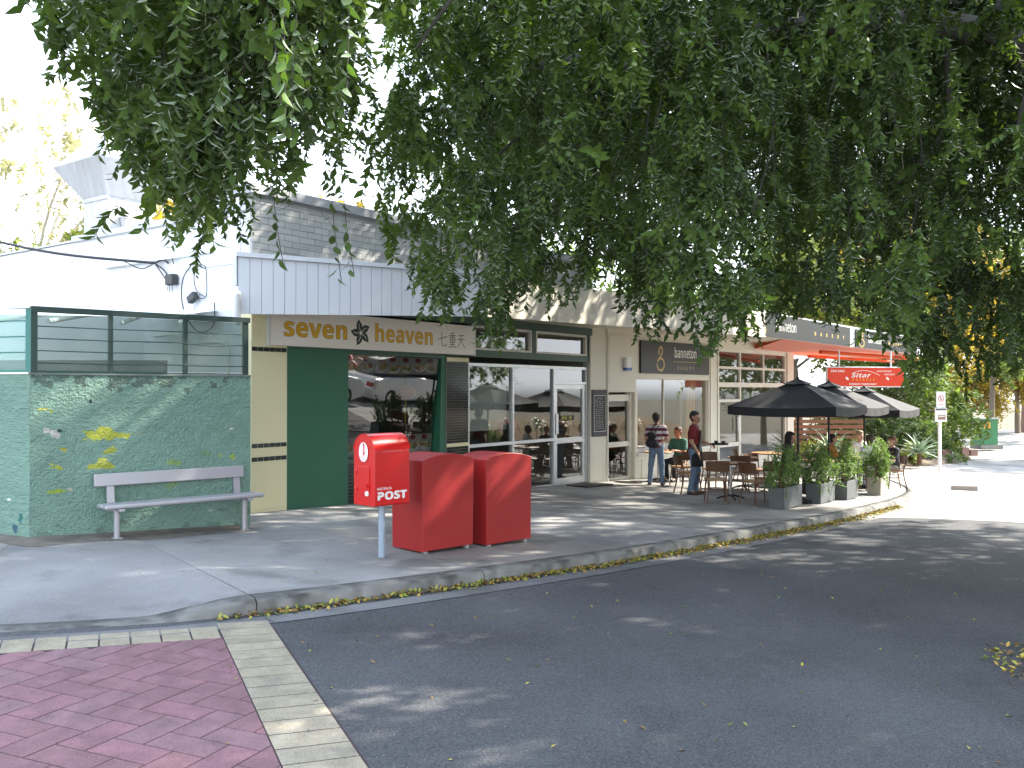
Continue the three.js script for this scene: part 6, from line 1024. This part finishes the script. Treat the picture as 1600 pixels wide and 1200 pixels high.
structure(mesh('garden_bed', grid(20, 14, (a, b) => { const X = lerp(10.2, 19.6, a), Z = lerp(31.6 + 2.2 * a + 4.2 * a * a * a, 46, b); return V(X, gy(X, Z) - 0.22 + 0.24 * sm(0, 0.03, b) + 0.25 * sm(0, 0.4, b) + 0.05 * Math.sin(X * 2.3 + Z) * sm(0, 0.2, b), -Z); }), std(C(1, 1, 1), 1, { map: tex(512, 512, 2, (u, v) => { const n = fbm(u, v, 10, 5), k = vn(u * 128, v * 128, 128); const b = 0.12 + 0.12 * (n - 0.5) + 0.10 * (k - 0.5); return [b * 1.25, b, b * 0.66]; }), bumpMap: grainT, bumpScale: 0.04 })), 'leaf covered garden bed beyond the bright road');
shrub(12.4, 36.5, 2.4, 2.4, dk, 'dark garden shrub behind the umbrellas beside the slatted fence'); shrub(14.6, 37.5, 2.6, 3.0, mid, 'tall green garden shrub left of the parking sign'); shrub(15.8, 36.8, 2.2, 2.2, dk, 'dark garden shrub behind the agave by the parking sign'); shrub(17.3, 38.4, 2.2, 2.4, mid, 'green garden shrub right of the parking sign'); shrub(18.4, 40.4, 1.8, 1.7, lime, 'lime garden shrub by the low brick edging'); shrub(17.0, 36.0, 1.6, 0.7, dk, 'low dark garden shrub at the edge of the bed'); shrub(11.3, 32.6, 1.3, 1.3, lime, 'bright garden shrub behind the sunlit group'); shrub(13.2, 33.6, 1.4, 1.2, mid, 'small garden shrub behind the third umbrella'); shrub(15.4, 34.4, 1.2, 0.9, lime, 'small lime garden shrub near the agave');
{
  const red = leafMat(0.10, 0.02, 0.025, 0.3); shrub(13.9, 35.6, 0.8, 1.0, red, 'dark red leaved garden shrub among the green ones', 40, 0.7);
  const agM = std(C(0.26, 0.36, 0.24), 0.6, { side: THREE.DoubleSide });
  const agave = (X, Z, s, label) => { const a = thing('agave', label, 'agave', at(X, Z, 0.22), X, 'agaves in the garden bed'); mesh('stem', limb([V(0, -0.25, 0), V(0, 0.2 * s, 0)], 0.09 * s, 0.07 * s, 4, 8), M.wood, a); for (let i = 0; i < 26; i++) { const th = i * 2.4, el = 1.35 - 1.25 * i / 26, g = grid(2, 6, (u, t) => { const w = 0.085 * s * Math.sin(Math.min(1, t * 1.6 + 0.28) * PI * 0.62) * (1 - t * t) * 2 * (u - 0.5), l = 0.85 * s * t, e = el - 0.35 * t; return V(l * Math.cos(e) * Math.cos(th) - w * Math.sin(th), 0.15 * s + l * Math.sin(e) + Math.abs(w) * 0.5, l * Math.cos(e) * Math.sin(th) + w * Math.cos(th)); }); mesh('leaf', g, agM, a); } };
  agave(15.0, 33.0, 1.1, 'pale spiky agave left of the parking sign'); agave(11.0, 30.9, 1.25, 'tall spiky agave behind the sunlit diners'); agave(12.8, 32.2, 0.9, 'small spiky agave right of the sunlit diners');
  const fe = thing('slatted_fence', 'brown horizontal timber slat fence behind the umbrellas', 'fence', at(9.2, 34), -0.1); for (let i = 0; i < 11; i++) mesh('slat', box(4.4, 0.13, 0.03, 1.8, 0.25 + i * 0.2, 0), std(C(0.20 + 0.02 * (i % 3), 0.11, 0.07), 0.8), fe); for (const x of [-0.3, 1.7, 3.9]) mesh('post', box(0.1, 2.6, 0.1, x, 1.2, -0.07), M.wood, fe);
  const ed = thing('brick_edging', 'low rough brick edging with pale blocks at the garden corner', 'edging', at(18.3, 37.3), 0.3); for (let i = 0; i < 9; i++) mesh('block', rbox(0.36, 0.26 + 0.06 * (i % 2), 0.26, 0.02, -2.4 + i * 0.42, 0.2 + 0.05 * Math.sin(i * 2), 0.1 * Math.sin(i)), std(i % 3 ? C(0.35, 0.2, 0.15) : C(0.6, 0.56, 0.5), 0.9), ed);
}
// ---------------------------------------------------------------- across the road, outside the frame: what the shop windows mirror
{
  structure(mesh('verge', grid(24, 10, (a, b) => { const t = lerp(-6, 30, a), w = lerp(0, 7, b), X = 15.5 + t * 0.62 + w * 0.78, Z = 15.5 + t * 0.78 - w * 0.62; return V(X, roadY(X, Z) + 0.13 * sm(0, 0.05, b) + 1.1 * sm(0, 1, b) + 0.01, -Z); }), std(C(0.20, 0.14, 0.07), 1, { bumpMap: grainT, bumpScale: 0.03 })), 'leafy verge on the far side of the road');
  const reds = [C(0.45, 0.03, 0.08), C(0.40, 0.20, 0.04), C(0.35, 0.05, 0.06), C(0.12, 0.17, 0.04)].map(c => std(c, 0.5, { side: THREE.DoubleSide }));
  const cord = (X, Z, s, k, n) => { const a = thing('cordyline', ['crimson', 'orange', 'dark red', 'green'][k] + ' cordyline on the verge across the road, ' + ['first', 'second', 'third', 'fourth', 'fifth', 'sixth', 'seventh', 'eighth', 'ninth'][n] + ' along the row', 'plant', V(X, roadY(X, Z) + 0.35, -Z), 0, 'verge cordylines'); mesh('stem', limb([V(0, -0.05, 0), V(0.05, 0.6 * s, 0)], 0.03, 0.02, 4, 6), M.wood, a); for (let i = 0; i < 20; i++) { const th = i * 2.4, el = 1.4 - 1.3 * i / 20; mesh('leaf', grid(2, 5, (u, t) => { const w = 0.10 * s * Math.sin(t * PI * 0.9 + 0.2) * (u - 0.5), l = 0.75 * s * t, e = el - 0.9 * t * t; return V(l * Math.cos(e) * Math.cos(th) - w * Math.sin(th), 0.55 * s + l * Math.sin(e), l * Math.cos(e) * Math.sin(th) + w * Math.cos(th)); }), reds[k], a); } };
  [[18.4, 17.6, 1.2, 0], [19.4, 19, 1, 3], [20.4, 20.3, 1.2, 1], [21.4, 21.6, 1.1, 2], [22.6, 23.2, 1.25, 0], [24.0, 24.9, 1.1, 1], [25.5, 26.6, 1.2, 0], [27.2, 28.8, 1.2, 3], [29, 31, 1.2, 1]].forEach((a, i) => cord(...a, i));
  tree(26, 17, 9, 4, 'broad dark tree across the road beyond the parked cars', { mat: dk, dens: 22 }); tree(30, 24, 9, 4.2, 'green tree across the road behind the cordylines', { mat: mid, dens: 22 }); tree(27.5, 38, 10, 4.6, 'broad tree beyond the right end of the bright forecourt', { mat: mid, dens: 24 }); tree(22, 10, 9, 4, 'dark tree across the road nearest the photographer', { mat: dk, dens: 22 });
  const car = (X, Z, turn, col, label) => {
    const c = thing('parked_car', label, 'car', V(X, roadY(X, Z), -Z), turn, 'cars parked across the road'), paint = phys(col, 0.3, { clearcoat: 0.8, clearcoatRoughness: 0.1, metalness: 0.3 });
    const low = [[-2.1, 0.35], [-2.15, 0.62], [-2.05, 0.92], [-1.5, 0.98], [1.15, 0.96], [1.85, 0.84], [2.12, 0.68], [2.15, 0.38], [1.75, 0.25], [-1.8, 0.25]];
    mesh('body', prism(low, 1.56, 0.08).translate(0, 0, -0.78), paint, c);
    const cab = [[-1.7, 0.97], [-1.25, 1.42], [-0.9, 1.48], [0.15, 1.48], [1.1, 0.97]]; mesh('cabin', prism(cab, 1.26, 0.08).translate(0, 0, -0.63), M.blackGloss, c); mesh('roof', rbox(1.35, 0.06, 1.3, 0.03, -0.45, 1.555, 0), paint, c);
    for (const z of [-1, 1]) for (const x of [-1.28, 1.3]) { const w = new THREE.Group(); w.name = 'wheel'; w.position.set(x, 0.32, z * 0.80); c.add(w); mesh('tyre', new THREE.TorusGeometry(0.235, 0.085, 10, 24), M.black, w); mesh('rim', new THREE.CylinderGeometry(0.18, 0.18, 0.1, 18).rotateX(PI / 2), M.alu, w); }
    for (const z of [-0.62, 0.62]) { mesh('headlight', rbox(0.1, 0.14, 0.34, 0.03, 2.16, 0.66, z), M.chrome, c); mesh('tail_light', rbox(0.08, 0.16, 0.3, 0.02, -2.2, 0.78, z), std(C(0.4, 0.01, 0.01), 0.3), c); }
    mesh('number_plate', box(0.02, 0.11, 0.4, -2.26, 0.52, 0), M.white, c);
  };
  car(12.6, 15.4, 0.95, C(0.62, 0.64, 0.66), 'silver hatchback parked across the road'); car(15.9, 19.3, 0.9, C(0.75, 0.75, 0.74), 'white hatchback parked across the road');
}
renderer.render(scene, camera);
